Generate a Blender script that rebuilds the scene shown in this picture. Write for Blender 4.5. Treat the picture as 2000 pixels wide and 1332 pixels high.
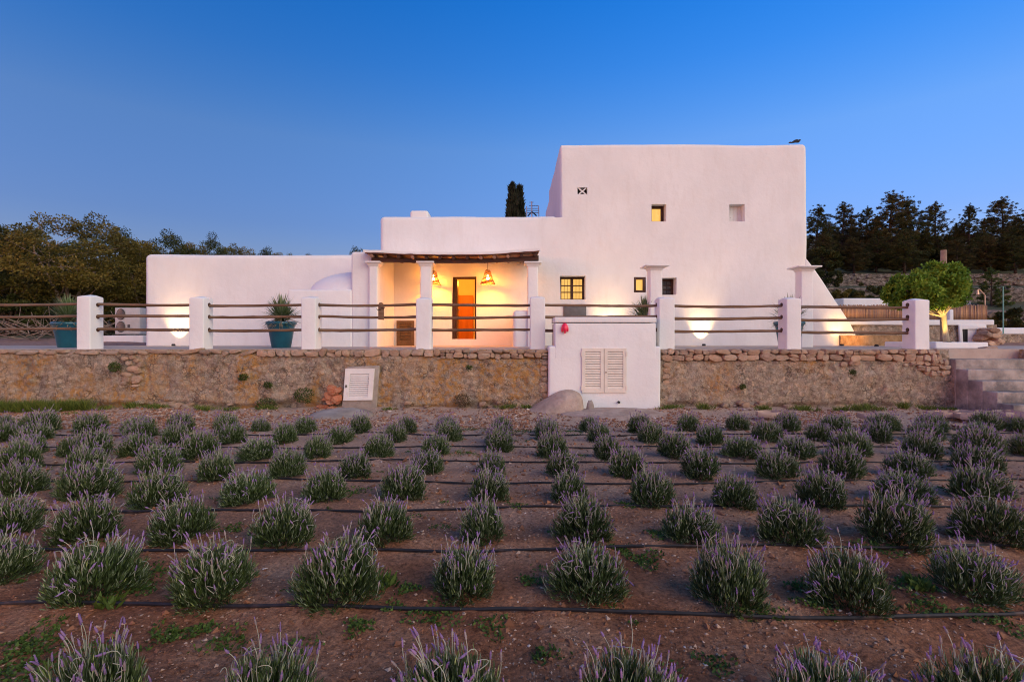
import bpy, bmesh, math, random
import numpy as np
from mathutils import Vector, Matrix

for o in list(bpy.data.objects):
    bpy.data.objects.remove(o, do_unlink=True)
scene = bpy.context.scene
COL = scene.collection
random.seed(7)

# ------------------------------------------------------------------ camera
EYE = 1.5                      # metres above the lavender field
cam_data = bpy.data.cameras.new('camera')
cam_data.sensor_width = 36.0
cam_data.lens = 18.0
cam_data.shift_y = -0.003
cam_data.clip_start = 0.05
cam_data.clip_end = 2000.0
cam = bpy.data.objects.new('camera', cam_data)
COL.objects.link(cam)
cam.location = (0.0, 0.0, EYE)
cam.rotation_euler = (math.radians(90), 0, 0)
scene.camera = cam

# ------------------------------------------------------------------ sky and sun (after sunset glow behind the camera, to the right)
SUN_AZ = math.radians(132.0)   # clockwise from +Y
SUN_EL = math.radians(22.0)     # height of the glow that lights the facade
SKY_EL = math.radians(2.0)     # the sun itself is all but down
world = bpy.data.worlds.new('World')
scene.world = world
world.use_nodes = True
wn = world.node_tree
wn.nodes.clear()
w_out = wn.nodes.new('ShaderNodeOutputWorld')
w_bg = wn.nodes.new('ShaderNodeBackground')
w_sky = wn.nodes.new('ShaderNodeTexSky')
w_sky.sky_type = 'NISHITA'
w_sky.sun_disc = False
w_sky.sun_elevation = SKY_EL
w_sky.sun_rotation = -SUN_AZ
w_sky.air_density = 1.0
w_sky.dust_density = 0.8
w_sky.ozone_density = 3.4
w_hsv = wn.nodes.new('ShaderNodeHueSaturation')
w_hsv.inputs['Saturation'].default_value = 1.12
w_bg.inputs['Strength'].default_value = 0.15
# clear dusk air: deep blue overhead, paler and more violet towards the horizon, the same all the way round
w_tc = wn.nodes.new('ShaderNodeTexCoord')
w_sep = wn.nodes.new('ShaderNodeSeparateXYZ')
w_ramp = wn.nodes.new('ShaderNodeValToRGB')
for _p, _c in ((0.0, (1.18, 0.76, 0.92)), (0.2, (1.36, 0.77, 0.95)), (0.34, (1.95, 0.95, 1.02)), (0.46, (0.95, 0.88, 1.14)), (0.6, (0.22, 0.84, 1.24)), (1.0, (0.30, 0.84, 1.2))):
    _e = w_ramp.color_ramp.elements.new(_p); _e.color = (*_c, 1)
for _k in (len(w_ramp.color_ramp.elements) - 1, 0):
    if len(w_ramp.color_ramp.elements) > 6: w_ramp.color_ramp.elements.remove(w_ramp.color_ramp.elements[_k])
w_mul = wn.nodes.new('ShaderNodeMix'); w_mul.data_type = 'RGBA'; w_mul.blend_type = 'MULTIPLY'; w_mul.inputs[0].default_value = 1.0
wn.links.new(w_tc.outputs['Generated'], w_sep.inputs[0])
wn.links.new(w_sep.outputs['Z'], w_ramp.inputs['Fac'])
wn.links.new(w_sky.outputs[0], w_hsv.inputs['Color'])
wn.links.new(w_hsv.outputs[0], w_mul.inputs[6])
wn.links.new(w_ramp.outputs['Color'], w_mul.inputs[7])
wn.links.new(w_mul.outputs[2], w_bg.inputs['Color'])
wn.links.new(w_bg.outputs[0], w_out.inputs['Surface'])

sun_data = bpy.data.lights.new('sun', 'SUN')
sun_data.energy = 0.68
sun_data.angle = math.radians(64)
sun_data.color = (1.0, 0.80, 0.58)
sun = bpy.data.objects.new('sun', sun_data)
COL.objects.link(sun)
sdir = Vector((math.sin(SUN_AZ) * math.cos(SUN_EL), math.cos(SUN_AZ) * math.cos(SUN_EL), math.sin(SUN_EL)))
sun.rotation_euler = sdir.to_track_quat('Z', 'Y').to_euler()
sun.location = sdir * 60

vs = scene.view_settings
vs.view_transform = 'Standard'
vs.look = 'None'
vs.gamma = 1.0
vs.use_curve_mapping = False
vs.exposure = 2.16
scene.render.engine = 'CYCLES'
scene.cycles.max_bounces = 8
scene.cycles.use_denoising = True
scene.cycles.filter_width = 1.05

# ------------------------------------------------------------------ helpers
def PX(x, Y): return (x - 1000.0) * Y / 1000.0            # photograph column -> X at distance Y
def PZ(y, Y): return EYE - (y - 660.0) * Y / 1000.0       # photograph row -> Z at distance Y

def _hash(ix, iy, iz, seed):
    h = (ix.astype(np.int64) * 374761393 + iy.astype(np.int64) * 668265263 + iz.astype(np.int64) * 2147483647 + seed * 974634777) & 0xFFFFFFFF
    h = ((h ^ (h >> 13)) * 1274126177) & 0xFFFFFFFF
    h = h ^ (h >> 16)
    return (h & 0xFFFFFF) / float(0xFFFFFF)

def vnoise(x, y, z, seed=0):
    x = np.asarray(x, float); y = np.asarray(y, float) + x * 0; z = np.asarray(z, float) + x * 0
    ix, iy, iz = np.floor(x), np.floor(y), np.floor(z)
    fx, fy, fz = x - ix, y - iy, z - iz
    fx = fx * fx * (3 - 2 * fx); fy = fy * fy * (3 - 2 * fy); fz = fz * fz * (3 - 2 * fz)
    r = 0
    for dx in (0, 1):
        for dy in (0, 1):
            for dz in (0, 1):
                w = (fx if dx else 1 - fx) * (fy if dy else 1 - fy) * (fz if dz else 1 - fz)
                r = r + w * _hash(ix + dx, iy + dy, iz + dz, seed)
    return r * 2 - 1

def fbm(x, y, z, seed=0, octaves=4):
    a, s, t = 1.0, 0.0, 0.0
    f = 1.0
    for k in range(octaves):
        s = s + a * vnoise(np.asarray(x) * f, np.asarray(y) * f, np.asarray(z) * f, seed + k * 17)
        t += a; a *= 0.5; f *= 2.03
    return s / t

def props(o, label=None, cat=None, group=None, kind=None):
    if label: o['label'] = label
    if cat: o['category'] = cat
    if group: o['group'] = group
    if kind: o['kind'] = kind
    return o

def link(o, parent=None):
    COL.objects.link(o)
    if parent is not None:
        o.parent = parent
        base = parent.get('_base', (0, 0, 0))
        o.matrix_parent_inverse = Matrix.Translation((-base[0], -base[1], -base[2]))
        o['_base'] = (0.0, 0.0, 0.0)
    return o

def thing(name, label, cat, loc=(0, 0, 0), group=None, kind=None):
    o = bpy.data.objects.new(name, None)
    o.empty_display_size = 0.2
    o.location = loc
    COL.objects.link(o)
    o['_base'] = tuple(float(v) for v in loc)
    return props(o, label, cat, group, kind)

def raw_mesh(name, V, F, mat=None, smooth=False, col=None, sharp=None):
    me = bpy.data.meshes.new(name)
    me.from_pydata(V if isinstance(V, list) else np.asarray(V).tolist(), [], F if isinstance(F, list) else np.asarray(F).tolist())
    if mat is not None: me.materials.append(mat)
    if smooth:
        me.polygons.foreach_set('use_smooth', np.ones(len(me.polygons), bool))
        if sharp: me.set_sharp_from_angle(angle=math.radians(sharp))
    if col is not None:
        a = me.color_attributes.new('Col', 'FLOAT_COLOR', 'POINT')
        a.data.foreach_set('color', np.asarray(col, np.float32).ravel())
    me.update()
    return me

def mobj(name, me, parent=None, label=None, cat=None, group=None, kind=None):
    o = bpy.data.objects.new(name, me)
    link(o, parent)
    return props(o, label, cat, group, kind)

class MB:
    def __init__(s): s.V = []; s.F = []
    def add(s, V, F):
        n = len(s.V)
        s.V.extend([tuple(map(float, v)) for v in V]); s.F.extend([tuple(int(i) + n for i in f) for f in F]); return s
    def box(s, x0, x1, y0, y1, z0, z1):
        return s.add([(x0,y0,z0),(x1,y0,z0),(x1,y1,z0),(x0,y1,z0),(x0,y0,z1),(x1,y0,z1),(x1,y1,z1),(x0,y1,z1)],
                     [(0,3,2,1),(4,5,6,7),(0,1,5,4),(1,2,6,5),(2,3,7,6),(3,0,4,7)])
    def tube(s, pts, rad, n=6, cap=True, phase=0.0):
        pts = [Vector(p) for p in pts]
        if not hasattr(rad, '__len__'): rad = [rad] * len(pts)
        V = []; F = []
        up = None
        for i, p in enumerate(pts):
            t = (pts[min(i + 1, len(pts) - 1)] - pts[max(i - 1, 0)])
            t = t.normalized() if t.length > 1e-9 else Vector((0, 0, 1))
            if up is None:
                up = t.orthogonal().normalized()
            else:
                up = up - t * up.dot(t)
                up = up.normalized() if up.length > 1e-6 else t.orthogonal().normalized()
            b = t.cross(up)
            for k in range(n):
                a = 2 * math.pi * k / n + phase
                V.append(p + (up * math.cos(a) + b * math.sin(a)) * rad[i])
        for i in range(len(pts) - 1):
            for k in range(n):
                F.append((i*n+k, i*n+(k+1) % n, (i+1)*n+(k+1) % n, (i+1)*n+k))
        if cap:
            F.append(tuple(reversed(range(n)))); F.append(tuple((len(pts)-1)*n+k for k in range(n)))
        return s.add(V, F)
    def lathe(s, prof, c=(0, 0, 0), n=16, cap=True):
        V = []; F = []
        for r, z in prof:
            for k in range(n):
                a = 2 * math.pi * k / n
                V.append((c[0] + r * math.cos(a), c[1] + r * math.sin(a), c[2] + z))
        for i in range(len(prof) - 1):
            for k in range(n):
                F.append((i*n+k, i*n+(k+1) % n, (i+1)*n+(k+1) % n, (i+1)*n+k))
        if cap:
            F.append(tuple(reversed(range(n)))); F.append(tuple((len(prof)-1)*n+k for k in range(n)))
        return s.add(V, F)
    def prism(s, poly, y0, y1):                     # polygon in XZ (counter-clockwise seen from -Y), extruded along Y
        n = len(poly)
        V = [(x, y0, z) for x, z in poly] + [(x, y1, z) for x, z in poly]
        F = [tuple(range(n)), tuple(reversed(range(n, 2*n)))] + [((i+1) % n, i, i+n, (i+1) % n+n) for i in range(n)]
        return s.add(V, F)
    def build(s, name, mat, parent=None, smooth=False, sharp=35, bevel=0.0, **kw):
        if bevel > 0:
            bm = bmesh.new()
            vs_ = [bm.verts.new(v) for v in s.V]
            for f in s.F:
                try: bm.faces.new([vs_[i] for i in f])
                except ValueError: pass
            bmesh.ops.recalc_face_normals(bm, faces=bm.faces)
            ed = [e for e in bm.edges if len(e.link_faces) == 2 and e.calc_face_angle(0) > 0.6]
            bmesh.ops.bevel(bm, geom=ed, offset=bevel, segments=2, profile=0.5, affect='EDGES', clamp_overlap=True)
            me = bpy.data.meshes.new(name); bm.to_mesh(me); bm.free()
            me.materials.append(mat)
            me.polygons.foreach_set('use_smooth', np.ones(len(me.polygons), bool)); me.set_sharp_from_angle(angle=math.radians(50))
        else:
            me = raw_mesh(name, s.V, s.F, mat, smooth, sharp=sharp if smooth else None)
        return mobj(name, me, parent, **kw)

def _axis(lo, hi, r, seg, step, extra):
    L = set()
    if r > 0:
        for k in range(seg + 1):
            t = math.tan(math.pi / 4 * k / seg)            # even angles on the rounded edge
            L.add(round(lo + r - r * t, 5)); L.add(round(hi - r + r * t, 5))
    else:
        L.add(lo); L.add(hi)
    n = max(1, int((hi - lo - 2 * r) / step))
    for k in range(n + 1): L.add(round(lo + r + (hi - lo - 2 * r) * k / n, 5))
    for e in extra:
        if lo < e < hi: L.add(round(e, 5))
    return sorted(L)

def rbox(name, x0, x1, y0, y1, z0, z1, r, mat, parent=None, seg=4, step=0.45, wav=0.0, holes=(), batter=0.0, wf=0.55, skip_bottom=False, zmin_r=False, remap=None, zextra=(), **kw):
    """Hand-plastered block: box with rounded edges, gently uneven, with rectangular openings (X0,X1,Z0,Z1,depth) in its -Y face."""
    xs = _axis(x0, x1, r, seg, step, [h[0] for h in holes] + [h[1] for h in holes])
    ys = _axis(y0, y1, r, seg, step, [])
    zs = _axis(z0, z1, r, seg, step, [h[2] for h in holes] + [h[3] for h in holes] + list(zextra))
    idx = {}; V = []; F = []
    def vid(p):
        k = (round(p[0], 5), round(p[1], 5), round(p[2], 5))
        if k not in idx:
            idx[k] = len(V); V.append(k)
        return idx[k]
    def inhole(cx, cz):
        for h in holes:
            if h[0] < cx < h[1] and h[2] < cz < h[3]: return True
        return False
    for i in range(len(xs) - 1):
        for k in range(len(zs) - 1):
            cx, cz = (xs[i] + xs[i+1]) / 2, (zs[k] + zs[k+1]) / 2
            if not inhole(cx, cz):
                F.append((vid((xs[i], y0, zs[k])), vid((xs[i+1], y0, zs[k])), vid((xs[i+1], y0, zs[k+1])), vid((xs[i], y0, zs[k+1]))))
            F.append((vid((xs[i+1], y1, zs[k])), vid((xs[i], y1, zs[k])), vid((xs[i], y1, zs[k+1])), vid((xs[i+1], y1, zs[k+1]))))
    for j in range(len(ys) - 1):
        for k in range(len(zs) - 1):
            F.append((vid((x0, ys[j+1], zs[k])), vid((x0, ys[j], zs[k])), vid((x0, ys[j], zs[k+1])), vid((x0, ys[j+1], zs[k+1]))))
            F.append((vid((x1, ys[j], zs[k])), vid((x1, ys[j+1], zs[k])), vid((x1, ys[j+1], zs[k+1])), vid((x1, ys[j], zs[k+1]))))
    for i in range(len(xs) - 1):
        for j in range(len(ys) - 1):
            F.append((vid((xs[i], ys[j], z1)), vid((xs[i+1], ys[j], z1)), vid((xs[i+1], ys[j+1], z1)), vid((xs[i], ys[j+1], z1))))
            if not skip_bottom:
                F.append((vid((xs[i], ys[j+1], z0)), vid((xs[i+1], ys[j+1], z0)), vid((xs[i+1], ys[j], z0)), vid((xs[i], ys[j], z0))))
    P = np.array(V)
    if r > 0:
        zlo = z0 + r if zmin_r else z0 - 1e6
        c = np.stack([np.clip(P[:, 0], x0 + r, x1 - r), np.clip(P[:, 1], y0 + r, y1 - r), np.clip(P[:, 2], zlo, z1 - r)], 1)
        d = P - c
        n = np.linalg.norm(d, axis=1, keepdims=True)
        P = np.where(n > 1e-9, c + d / np.maximum(n, 1e-9) * r, P)
    V = P.tolist()
    # reveals
    for (a, b, c_, d_, dep) in holes:
        hx = [x for x in xs if a - 1e-6 <= x <= b + 1e-6]
        hz = [z for z in zs if c_ - 1e-6 <= z <= d_ + 1e-6]
        def quad(p, q, s_, t): 
            n0 = len(V); V.extend([p, q, s_, t]); F.append((n0, n0+1, n0+2, n0+3))
        ya, yb = y0, y0 + dep
        for i in range(len(hx) - 1):
            quad((hx[i], ya, c_), (hx[i+1], ya, c_), (hx[i+1], yb, c_), (hx[i], yb, c_))
            quad((hx[i], yb, d_), (hx[i+1], yb, d_), (hx[i+1], ya, d_), (hx[i], ya, d_))
        for k in range(len(hz) - 1):
            quad((a, ya, hz[k]), (a, yb, hz[k]), (a, yb, hz[k+1]), (a, ya, hz[k+1]))
            quad((b, yb, hz[k]), (b, ya, hz[k]), (b, ya, hz[k+1]), (b, yb, hz[k+1]))
        quad((a, yb, c_), (b, yb, c_), (b, yb, d_), (a, yb, d_))
    P = np.array(V)
    if batter:
        t = (P[:, 2] - z0) / (z1 - z0)
        cx = (x0 + x1) / 2
        P[:, 0] = cx + (P[:, 0] - cx) * (1 - batter * t)
    if remap is not None: P = remap(P)
    if wav:
        P0 = P.copy()
        for ax in range(3):
            P[:, ax] += wav * fbm(P0[:, 0] * wf, P0[:, 1] * wf, P0[:, 2] * wf, seed=11 + ax * 5, octaves=3)
    me = raw_mesh(name, P.tolist(), F, mat, smooth=True, sharp=40)
    return mobj(name, me, parent, **kw)

# ------------------------------------------------------------------ materials
def new_mat(name):
    m = bpy.data.materials.new(name)
    m.use_nodes = True
    return m, m.node_tree, m.node_tree.nodes['Principled BSDF']

def ramp_node(nt, stops):
    r = nt.nodes.new('ShaderNodeValToRGB')
    e = r.color_ramp.elements
    while len(e) > 1: e.remove(e[0])
    e[0].position = stops[0][0]; e[0].color = (*stops[0][1], 1)
    for p, c in stops[1:]:
        x = e.new(p); x.color = (*c, 1)
    return r

def noise_node(nt, vec, scale, detail=5, rough=0.55, dist=0.0):
    n = nt.nodes.new('ShaderNodeTexNoise')
    n.inputs['Scale'].default_value = scale
    n.inputs['Detail'].default_value = detail
    n.inputs['Roughness'].default_value = rough
    n.inputs['Distortion'].default_value = dist
    if vec is not None: nt.links.new(vec, n.inputs['Vector'])
    return n

def coords(nt, stretch=(1, 1, 1), per_object=False):
    tc = nt.nodes.new('ShaderNodeTexCoord')
    mp = nt.nodes.new('ShaderNodeMapping')
    mp.inputs['Scale'].default_value = stretch
    nt.links.new(tc.outputs['Object'], mp.inputs['Vector'])
    if per_object:
        oi = nt.nodes.new('ShaderNodeObjectInfo')
        mul = nt.nodes.new('ShaderNodeMath'); mul.operation = 'MULTIPLY'; mul.inputs[1].default_value = 37.0
        nt.links.new(oi.outputs['Random'], mul.inputs[0])
        nt.links.new(mul.outputs[0], mp.inputs['Location'])
    return mp.outputs['Vector']

def mixrgb(nt, fac, a, b, mode='MIX'):
    m = nt.nodes.new('ShaderNodeMix'); m.data_type = 'RGBA'; m.blend_type = mode
    for s, v in ((m.inputs['Factor'], fac), (m.inputs['A'] if False else m.inputs[6], a), (m.inputs[7], b)):
        if isinstance(v, (int, float)): s.default_value = v
        elif isinstance(v, tuple): s.default_value = (*v, 1) if len(v) == 3 else v
        else: nt.links.new(v, s)
    return m.outputs[2]

def pmat(name, stops, scale=3.0, rough=0.85, bump=0.0, bscale=40.0, bdist=0.01, stretch=(1, 1, 1), per_object=False, detail=6, metallic=0.0, spec=0.3, dist=0.0, second=None, coat=0.0):
    m, nt, b = new_mat(name)
    v = coords(nt, stretch, per_object)
    n = noise_node(nt, v, scale, detail, 0.6, dist)
    r = ramp_node(nt, stops)
    nt.links.new(n.outputs['Fac'], r.inputs['Fac'])
    colr = r.outputs['Color']
    if second:                                       # (scale, lo, hi, colour): a second layer of stains
        n2 = noise_node(nt, v, second[0], 7, 0.65)
        r2 = ramp_node(nt, [(second[1], (0, 0, 0)), (second[2], (1, 1, 1))])
        nt.links.new(n2.outputs['Fac'], r2.inputs['Fac'])
        colr = mixrgb(nt, r2.outputs['Color'], colr, second[3])
    if per_object:
        oi2 = nt.nodes.new('ShaderNodeObjectInfo')
        rr_ = ramp_node(nt, [(0.0, (0.72, 0.70, 0.70)), (0.25, (1.1, 0.98, 0.88)), (0.5, (0.9, 0.92, 0.95)), (0.75, (1.18, 1.08, 0.98)), (1.0, (0.8, 0.72, 0.66))])
        nt.links.new(oi2.outputs['Random'], rr_.inputs['Fac'])
        colr = mixrgb(nt, 1.0, colr, rr_.outputs['Color'], 'MULTIPLY')
    nt.links.new(colr, b.inputs['Base Color'])
    b.inputs['Roughness'].default_value = rough
    b.inputs['Metallic'].default_value = metallic
    b.inputs['Specular IOR Level'].default_value = spec
    b.inputs['Coat Weight'].default_value = coat
    if bump:
        n3 = noise_node(nt, v, bscale, 6, 0.6)
        bp = nt.nodes.new('ShaderNodeBump')
        bp.inputs['Strength'].default_value = bump
        bp.inputs['Distance'].default_value = bdist
        nt.links.new(n3.outputs['Fac'], bp.inputs['Height'])
        nt.links.new(bp.outputs['Normal'], b.inputs['Normal'])
    return m

def attr_mat(name, rough=0.7, trans=0.0, spec=0.25, hue=0.0):
    """Colour comes from the piece's own 'Col' attribute, with a little shift per object."""
    m, nt, b = new_mat(name)
    a = nt.nodes.new('ShaderNodeAttribute'); a.attribute_name = 'Col'
    c = a.outputs['Color']
    if hue:
        oi = nt.nodes.new('ShaderNodeObjectInfo')
        mr = nt.nodes.new('ShaderNodeMapRange')
        mr.inputs['To Min'].default_value = 1 - hue; mr.inputs['To Max'].default_value = 1 + hue
        nt.links.new(oi.outputs['Random'], mr.inputs['Value'])
        hs = nt.nodes.new('ShaderNodeHueSaturation')
        nt.links.new(mr.outputs['Result'], hs.inputs['Value'])
        nt.links.new(c, hs.inputs['Color'])
        c = hs.outputs['Color']
    nt.links.new(c, b.inputs['Base Color'])
    b.inputs['Roughness'].default_value = rough
    b.inputs['Specular IOR Level'].default_value = spec
    if trans:
        t = nt.nodes.new('ShaderNodeBsdfTranslucent'); nt.links.new(c, t.inputs['Color'])
        mx = nt.nodes.new('ShaderNodeMixShader'); mx.inputs[0].default_value = trans
        out = nt.nodes['Material Output']
        nt.links.new(b.outputs[0], mx.inputs[1]); nt.links.new(t.outputs[0], mx.inputs[2]); nt.links.new(mx.outputs[0], out.inputs['Surface'])
    return m

def emit_mat(name, color, strength, var=None):
    m, nt, b = new_mat(name)
    b.inputs['Base Color'].default_value = (*[min(1, c) * 0.5 for c in color], 1)
    b.inputs['Roughness'].default_value = 0.6
    b.inputs['Emission Strength'].default_value = strength
    if var:
        v = coords(nt, var[0])
        n = noise_node(nt, v, var[1], 3)
        r = ramp_node(nt, [(0.3, tuple(c * var[2] for c in color)), (0.7, color)])
        nt.links.new(n.outputs['Fac'], r.inputs['Fac']); nt.links.new(r.outputs['Color'], b.inputs['Emission Color'])
    else:
        b.inputs['Emission Color'].default_value = (*color, 1)
    return m

def plaster_mat(name, base=(0.79, 0.785, 0.765)):
    m, nt, b = new_mat(name)
    v = coords(nt)
    vst = coords(nt, (1.0, 1.0, 0.25))
    n1 = noise_node(nt, v, 0.7, 6, 0.6)
    r1 = ramp_node(nt, [(0.3, tuple(c * 0.91 for c in base)), (0.65, base)])
    nt.links.new(n1.outputs['Fac'], r1.inputs['Fac'])
    n2 = noise_node(nt, vst, 3.5, 8, 0.7)
    r2 = ramp_node(nt, [(0.50, (0, 0, 0)), (0.75, (0.55, 0.55, 0.55))])
    nt.links.new(n2.outputs['Fac'], r2.inputs['Fac'])
    c = mixrgb(nt, r2.outputs['Color'], r1.outputs['Color'], (base[0] * 0.86, base[1] * 0.83, base[2] * 0.80))
    nt.links.new(c, b.inputs['Base Color'])
    b.inputs['Roughness'].default_value = 0.92
    b.inputs['Specular IOR Level'].default_value = 0.15
    nb = noise_node(nt, v, 2.2, 8, 0.62)
    bp = nt.nodes.new('ShaderNodeBump'); bp.inputs['Strength'].default_value = 0.42; bp.inputs['Distance'].default_value = 0.05
    nt.links.new(nb.outputs['Fac'], bp.inputs['Height'])
    nb2 = noise_node(nt, v, 38.0, 4, 0.6)
    bp2 = nt.nodes.new('ShaderNodeBump'); bp2.inputs['Strength'].default_value = 0.14; bp2.inputs['Distance'].default_value = 0.006
    nt.links.new(nb2.outputs['Fac'], bp2.inputs['Height']); nt.links.new(bp.outputs['Normal'], bp2.inputs['Normal'])
    nt.links.new(bp2.outputs['Normal'], b.inputs['Normal'])
    return m

M = {}
M['plaster'] = plaster_mat('lime_plaster')
M['plaster_cool'] = plaster_mat('white_masonry_paint', (0.785, 0.79, 0.785))
M['wood'] = pmat('weathered_pole', [(0.3, (0.10, 0.055, 0.032)), (0.55, (0.19, 0.11, 0.065)), (0.75, (0.28, 0.18, 0.115))], 6, 0.8, 0.7, 30, 0.01, (0.25, 3, 3), second=(2.0, 0.55, 0.75, (0.20, 0.16, 0.13)))
M['darkwood'] = pmat('dark_stained_wood', [(0.3, (0.035, 0.014, 0.008)), (0.7, (0.085, 0.032, 0.018))], 5, 0.55, 0.4, 30, 0.005, (0.3, 3, 3))
M['redwood'] = pmat('reddish_roof_board', [(0.3, (0.10, 0.03, 0.018)), (0.7, (0.2, 0.07, 0.04))], 5, 0.7, 0.4, 30, 0.005, (3, 0.4, 3))
M['rafter'] = pmat('pale_rafter', [(0.3, (0.18, 0.08, 0.05)), (0.7, (0.38, 0.22, 0.15))], 6, 0.8, 0.4, 30, 0.005, (3, 0.4, 3))
M['frame'] = pmat('brown_window_frame', [(0.3, (0.045, 0.018, 0.010)), (0.7, (0.085, 0.035, 0.02))], 8, 0.5, 0.2, 40, 0.003)
M['brownshutter'] = pmat('brown_louvre', [(0.3, (0.12, 0.065, 0.03)), (0.7, (0.19, 0.105, 0.05))], 8, 0.6, 0.3, 40, 0.003)
M['cream'] = pmat('cream_shutter_paint', [(0.3, (0.66, 0.60, 0.52)), (0.7, (0.76, 0.70, 0.62))], 5, 0.6, 0.15, 60, 0.003)
M['whitepaint'] = pmat('white_shutter_paint', [(0.3, (0.68, 0.65, 0.62)), (0.7, (0.80, 0.78, 0.75))], 5, 0.55, 0.2, 50, 0.003, second=(9, 0.62, 0.72, (0.42, 0.36, 0.30)))
M['concrete'] = pmat('rough_concrete', [(0.25, (0.22, 0.18, 0.155)), (0.5, (0.34, 0.285, 0.245)), (0.75, (0.44, 0.385, 0.34))], 3, 0.9, 0.8, 30, 0.015, second=(1.3, 0.5, 0.75, (0.20, 0.17, 0.15)))
M['greyboard'] = pmat('grey_meter_door', [(0.3, (0.10, 0.095, 0.095)), (0.7, (0.15, 0.145, 0.145))], 6, 0.5)
M['metal'] = pmat('dull_metal', [(0.3, (0.30, 0.30, 0.30)), (0.7, (0.45, 0.45, 0.45))], 8, 0.45, metallic=0.7)
M['black'] = pmat('black_plastic', [(0.3, (0.010, 0.010, 0.012)), (0.7, (0.022, 0.021, 0.023))], 9, 0.55, 0.3, 30, 0.003)
M['hose'] = pmat('black_drip_hose', [(0.3, (0.010, 0.010, 0.013)), (0.7, (0.03, 0.028, 0.032))], 14, 0.6, 0.3, 30, 0.003, second=(6, 0.55, 0.7, (0.09, 0.055, 0.045)))
M['glaze'] = pmat('turquoise_glaze', [(0.3, (0.006, 0.075, 0.115)), (0.7, (0.010, 0.125, 0.18))], 2.5, 0.28, 0.15, 8, 0.01, spec=0.5, coat=0.4)
M['acwhite'] = pmat('ac_casing', [(0.3, (0.42, 0.41, 0.39)), (0.7, (0.50, 0.49, 0.47))], 4, 0.5)
M['acdark'] = pmat('ac_grille', [(0.3, (0.03, 0.036, 0.04)), (0.7, (0.06, 0.068, 0.072))], 7, 0.5)
M['stone'] = pmat('fieldstone', [(0.25, (0.28, 0.185, 0.13)), (0.45, (0.44, 0.31, 0.225)), (0.6, (0.50, 0.385, 0.295)), (0.8, (0.42, 0.37, 0.32))], 2.2, 0.9, 0.9, 14, 0.03, per_object=True, second=(5, 0.58, 0.72, (0.22, 0.19, 0.16)))
M['redstone'] = pmat('red_rubble', [(0.25, (0.40, 0.13, 0.065)), (0.5, (0.50, 0.20, 0.11)), (0.75, (0.58, 0.33, 0.22))], 2.5, 0.9, 0.9, 14, 0.03, per_object=True)
M['paleslab'] = pmat('pale_flagstone', [(0.3, (0.42, 0.32, 0.27)), (0.7, (0.58, 0.47, 0.41))], 3, 0.9, 0.7, 18, 0.02, per_object=True)
M['bark'] = pmat('bark', [(0.3, (0.10, 0.07, 0.05)), (0.7, (0.25, 0.185, 0.135))], 5, 0.9, 0.8, 20, 0.02, (2, 2, 0.4))
M['darkbark'] = pmat('dark_bark', [(0.3, (0.022, 0.017, 0.012)), (0.7, (0.06, 0.045, 0.032))], 5, 0.9, 0.5, 20, 0.02, (2, 2, 0.4))
M['palebark'] = pmat('pale_bark', [(0.3, (0.30, 0.24, 0.16)), (0.7, (0.48, 0.40, 0.30))], 6, 0.9, 0.6, 20, 0.02, (2, 2, 0.5))
M['deadwood'] = pmat('dead_branch', [(0.3, (0.20, 0.14, 0.105)), (0.7, (0.36, 0.27, 0.21))], 5, 0.9)
M['terrace'] = pmat('terrace_floor', [(0.3, (0.40, 0.32, 0.27)), (0.7, (0.52, 0.43, 0.37))], 1.5, 0.9, 0.5, 20, 0.01, second=(4, 0.55, 0.75, (0.33, 0.26, 0.22)))
M['pink'] = pmat('pink_plastic', [(0.3, (0.80, 0.015, 0.07)), (0.7, (0.90, 0.05, 0.12))], 9, 0.35, 0.2, 20, 0.004, spec=0.5)
M['bird'] = pmat('dark_feathers', [(0.3, (0.012, 0.013, 0.022)), (0.7, (0.05, 0.05, 0.065))], 30, 0.7)
M['wicker'] = pmat('woven_wicker', [(0.3, (0.16, 0.06, 0.025)), (0.7, (0.32, 0.14, 0.06))], 25, 0.7, 0.5, 60, 0.004)
M['copper'] = pmat('copper_pipe', [(0.3, (0.55, 0.33, 0.20)), (0.7, (0.70, 0.48, 0.33))], 9, 0.4, metallic=0.6)
M['greenpost'] = pmat('green_wire_post', [(0.3, (0.12, 0.30, 0.24)), (0.7, (0.2, 0.40, 0.32))], 9, 0.5)
M['orangedoor'] = pmat('varnished_door', [(0.3, (0.42, 0.14, 0.035)), (0.7, (0.52, 0.19, 0.05))], 2, 0.5, stretch=(4, 4, 0.4))
M['roomwall'] = pmat('room_wall', [(0.3, (0.72, 0.60, 0.42)), (0.7, (0.78, 0.66, 0.48))], 2, 0.9)
M['leaf'] = attr_mat('leaves', 0.65, 0.18, 0.25, hue=0.12)
M['lav'] = attr_mat('lavender_leaves', 0.75, 0.12, 0.2, hue=0.14)
M['flower'] = attr_mat('lavender_flowers', 0.75, 0.15, 0.2, hue=0.15)
M['gravel'] = attr_mat('gravel', 0.9)
M['curtain'] = emit_mat('glowing_curtain', (1.0, 0.52, 0.12), 0.27, ((9, 1, 0.6), 6.0, 0.7))  # sheet glows by itself, in place of lamplight from the room
M['curtain_red'] = pmat('dim_room', [(0.3, (0.10, 0.07, 0.06)), (0.7, (0.3, 0.27, 0.25))], 3, 0.8, stretch=(1, 1, 6))
M['bulb'] = emit_mat('bulb', (1.0, 0.75, 0.35), 14.0)
M['lens'] = emit_mat('spot_lens', (1.0, 0.75, 0.42), 8.0)
g, nt, b = new_mat('window_glass')
b.inputs['Base Color'].default_value = (0.9, 0.95, 0.95, 1); b.inputs['Roughness'].default_value = 0.03
b.inputs['Transmission Weight'].default_value = 1.0; b.inputs['IOR'].default_value = 1.15
M['glass'] = g

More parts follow.
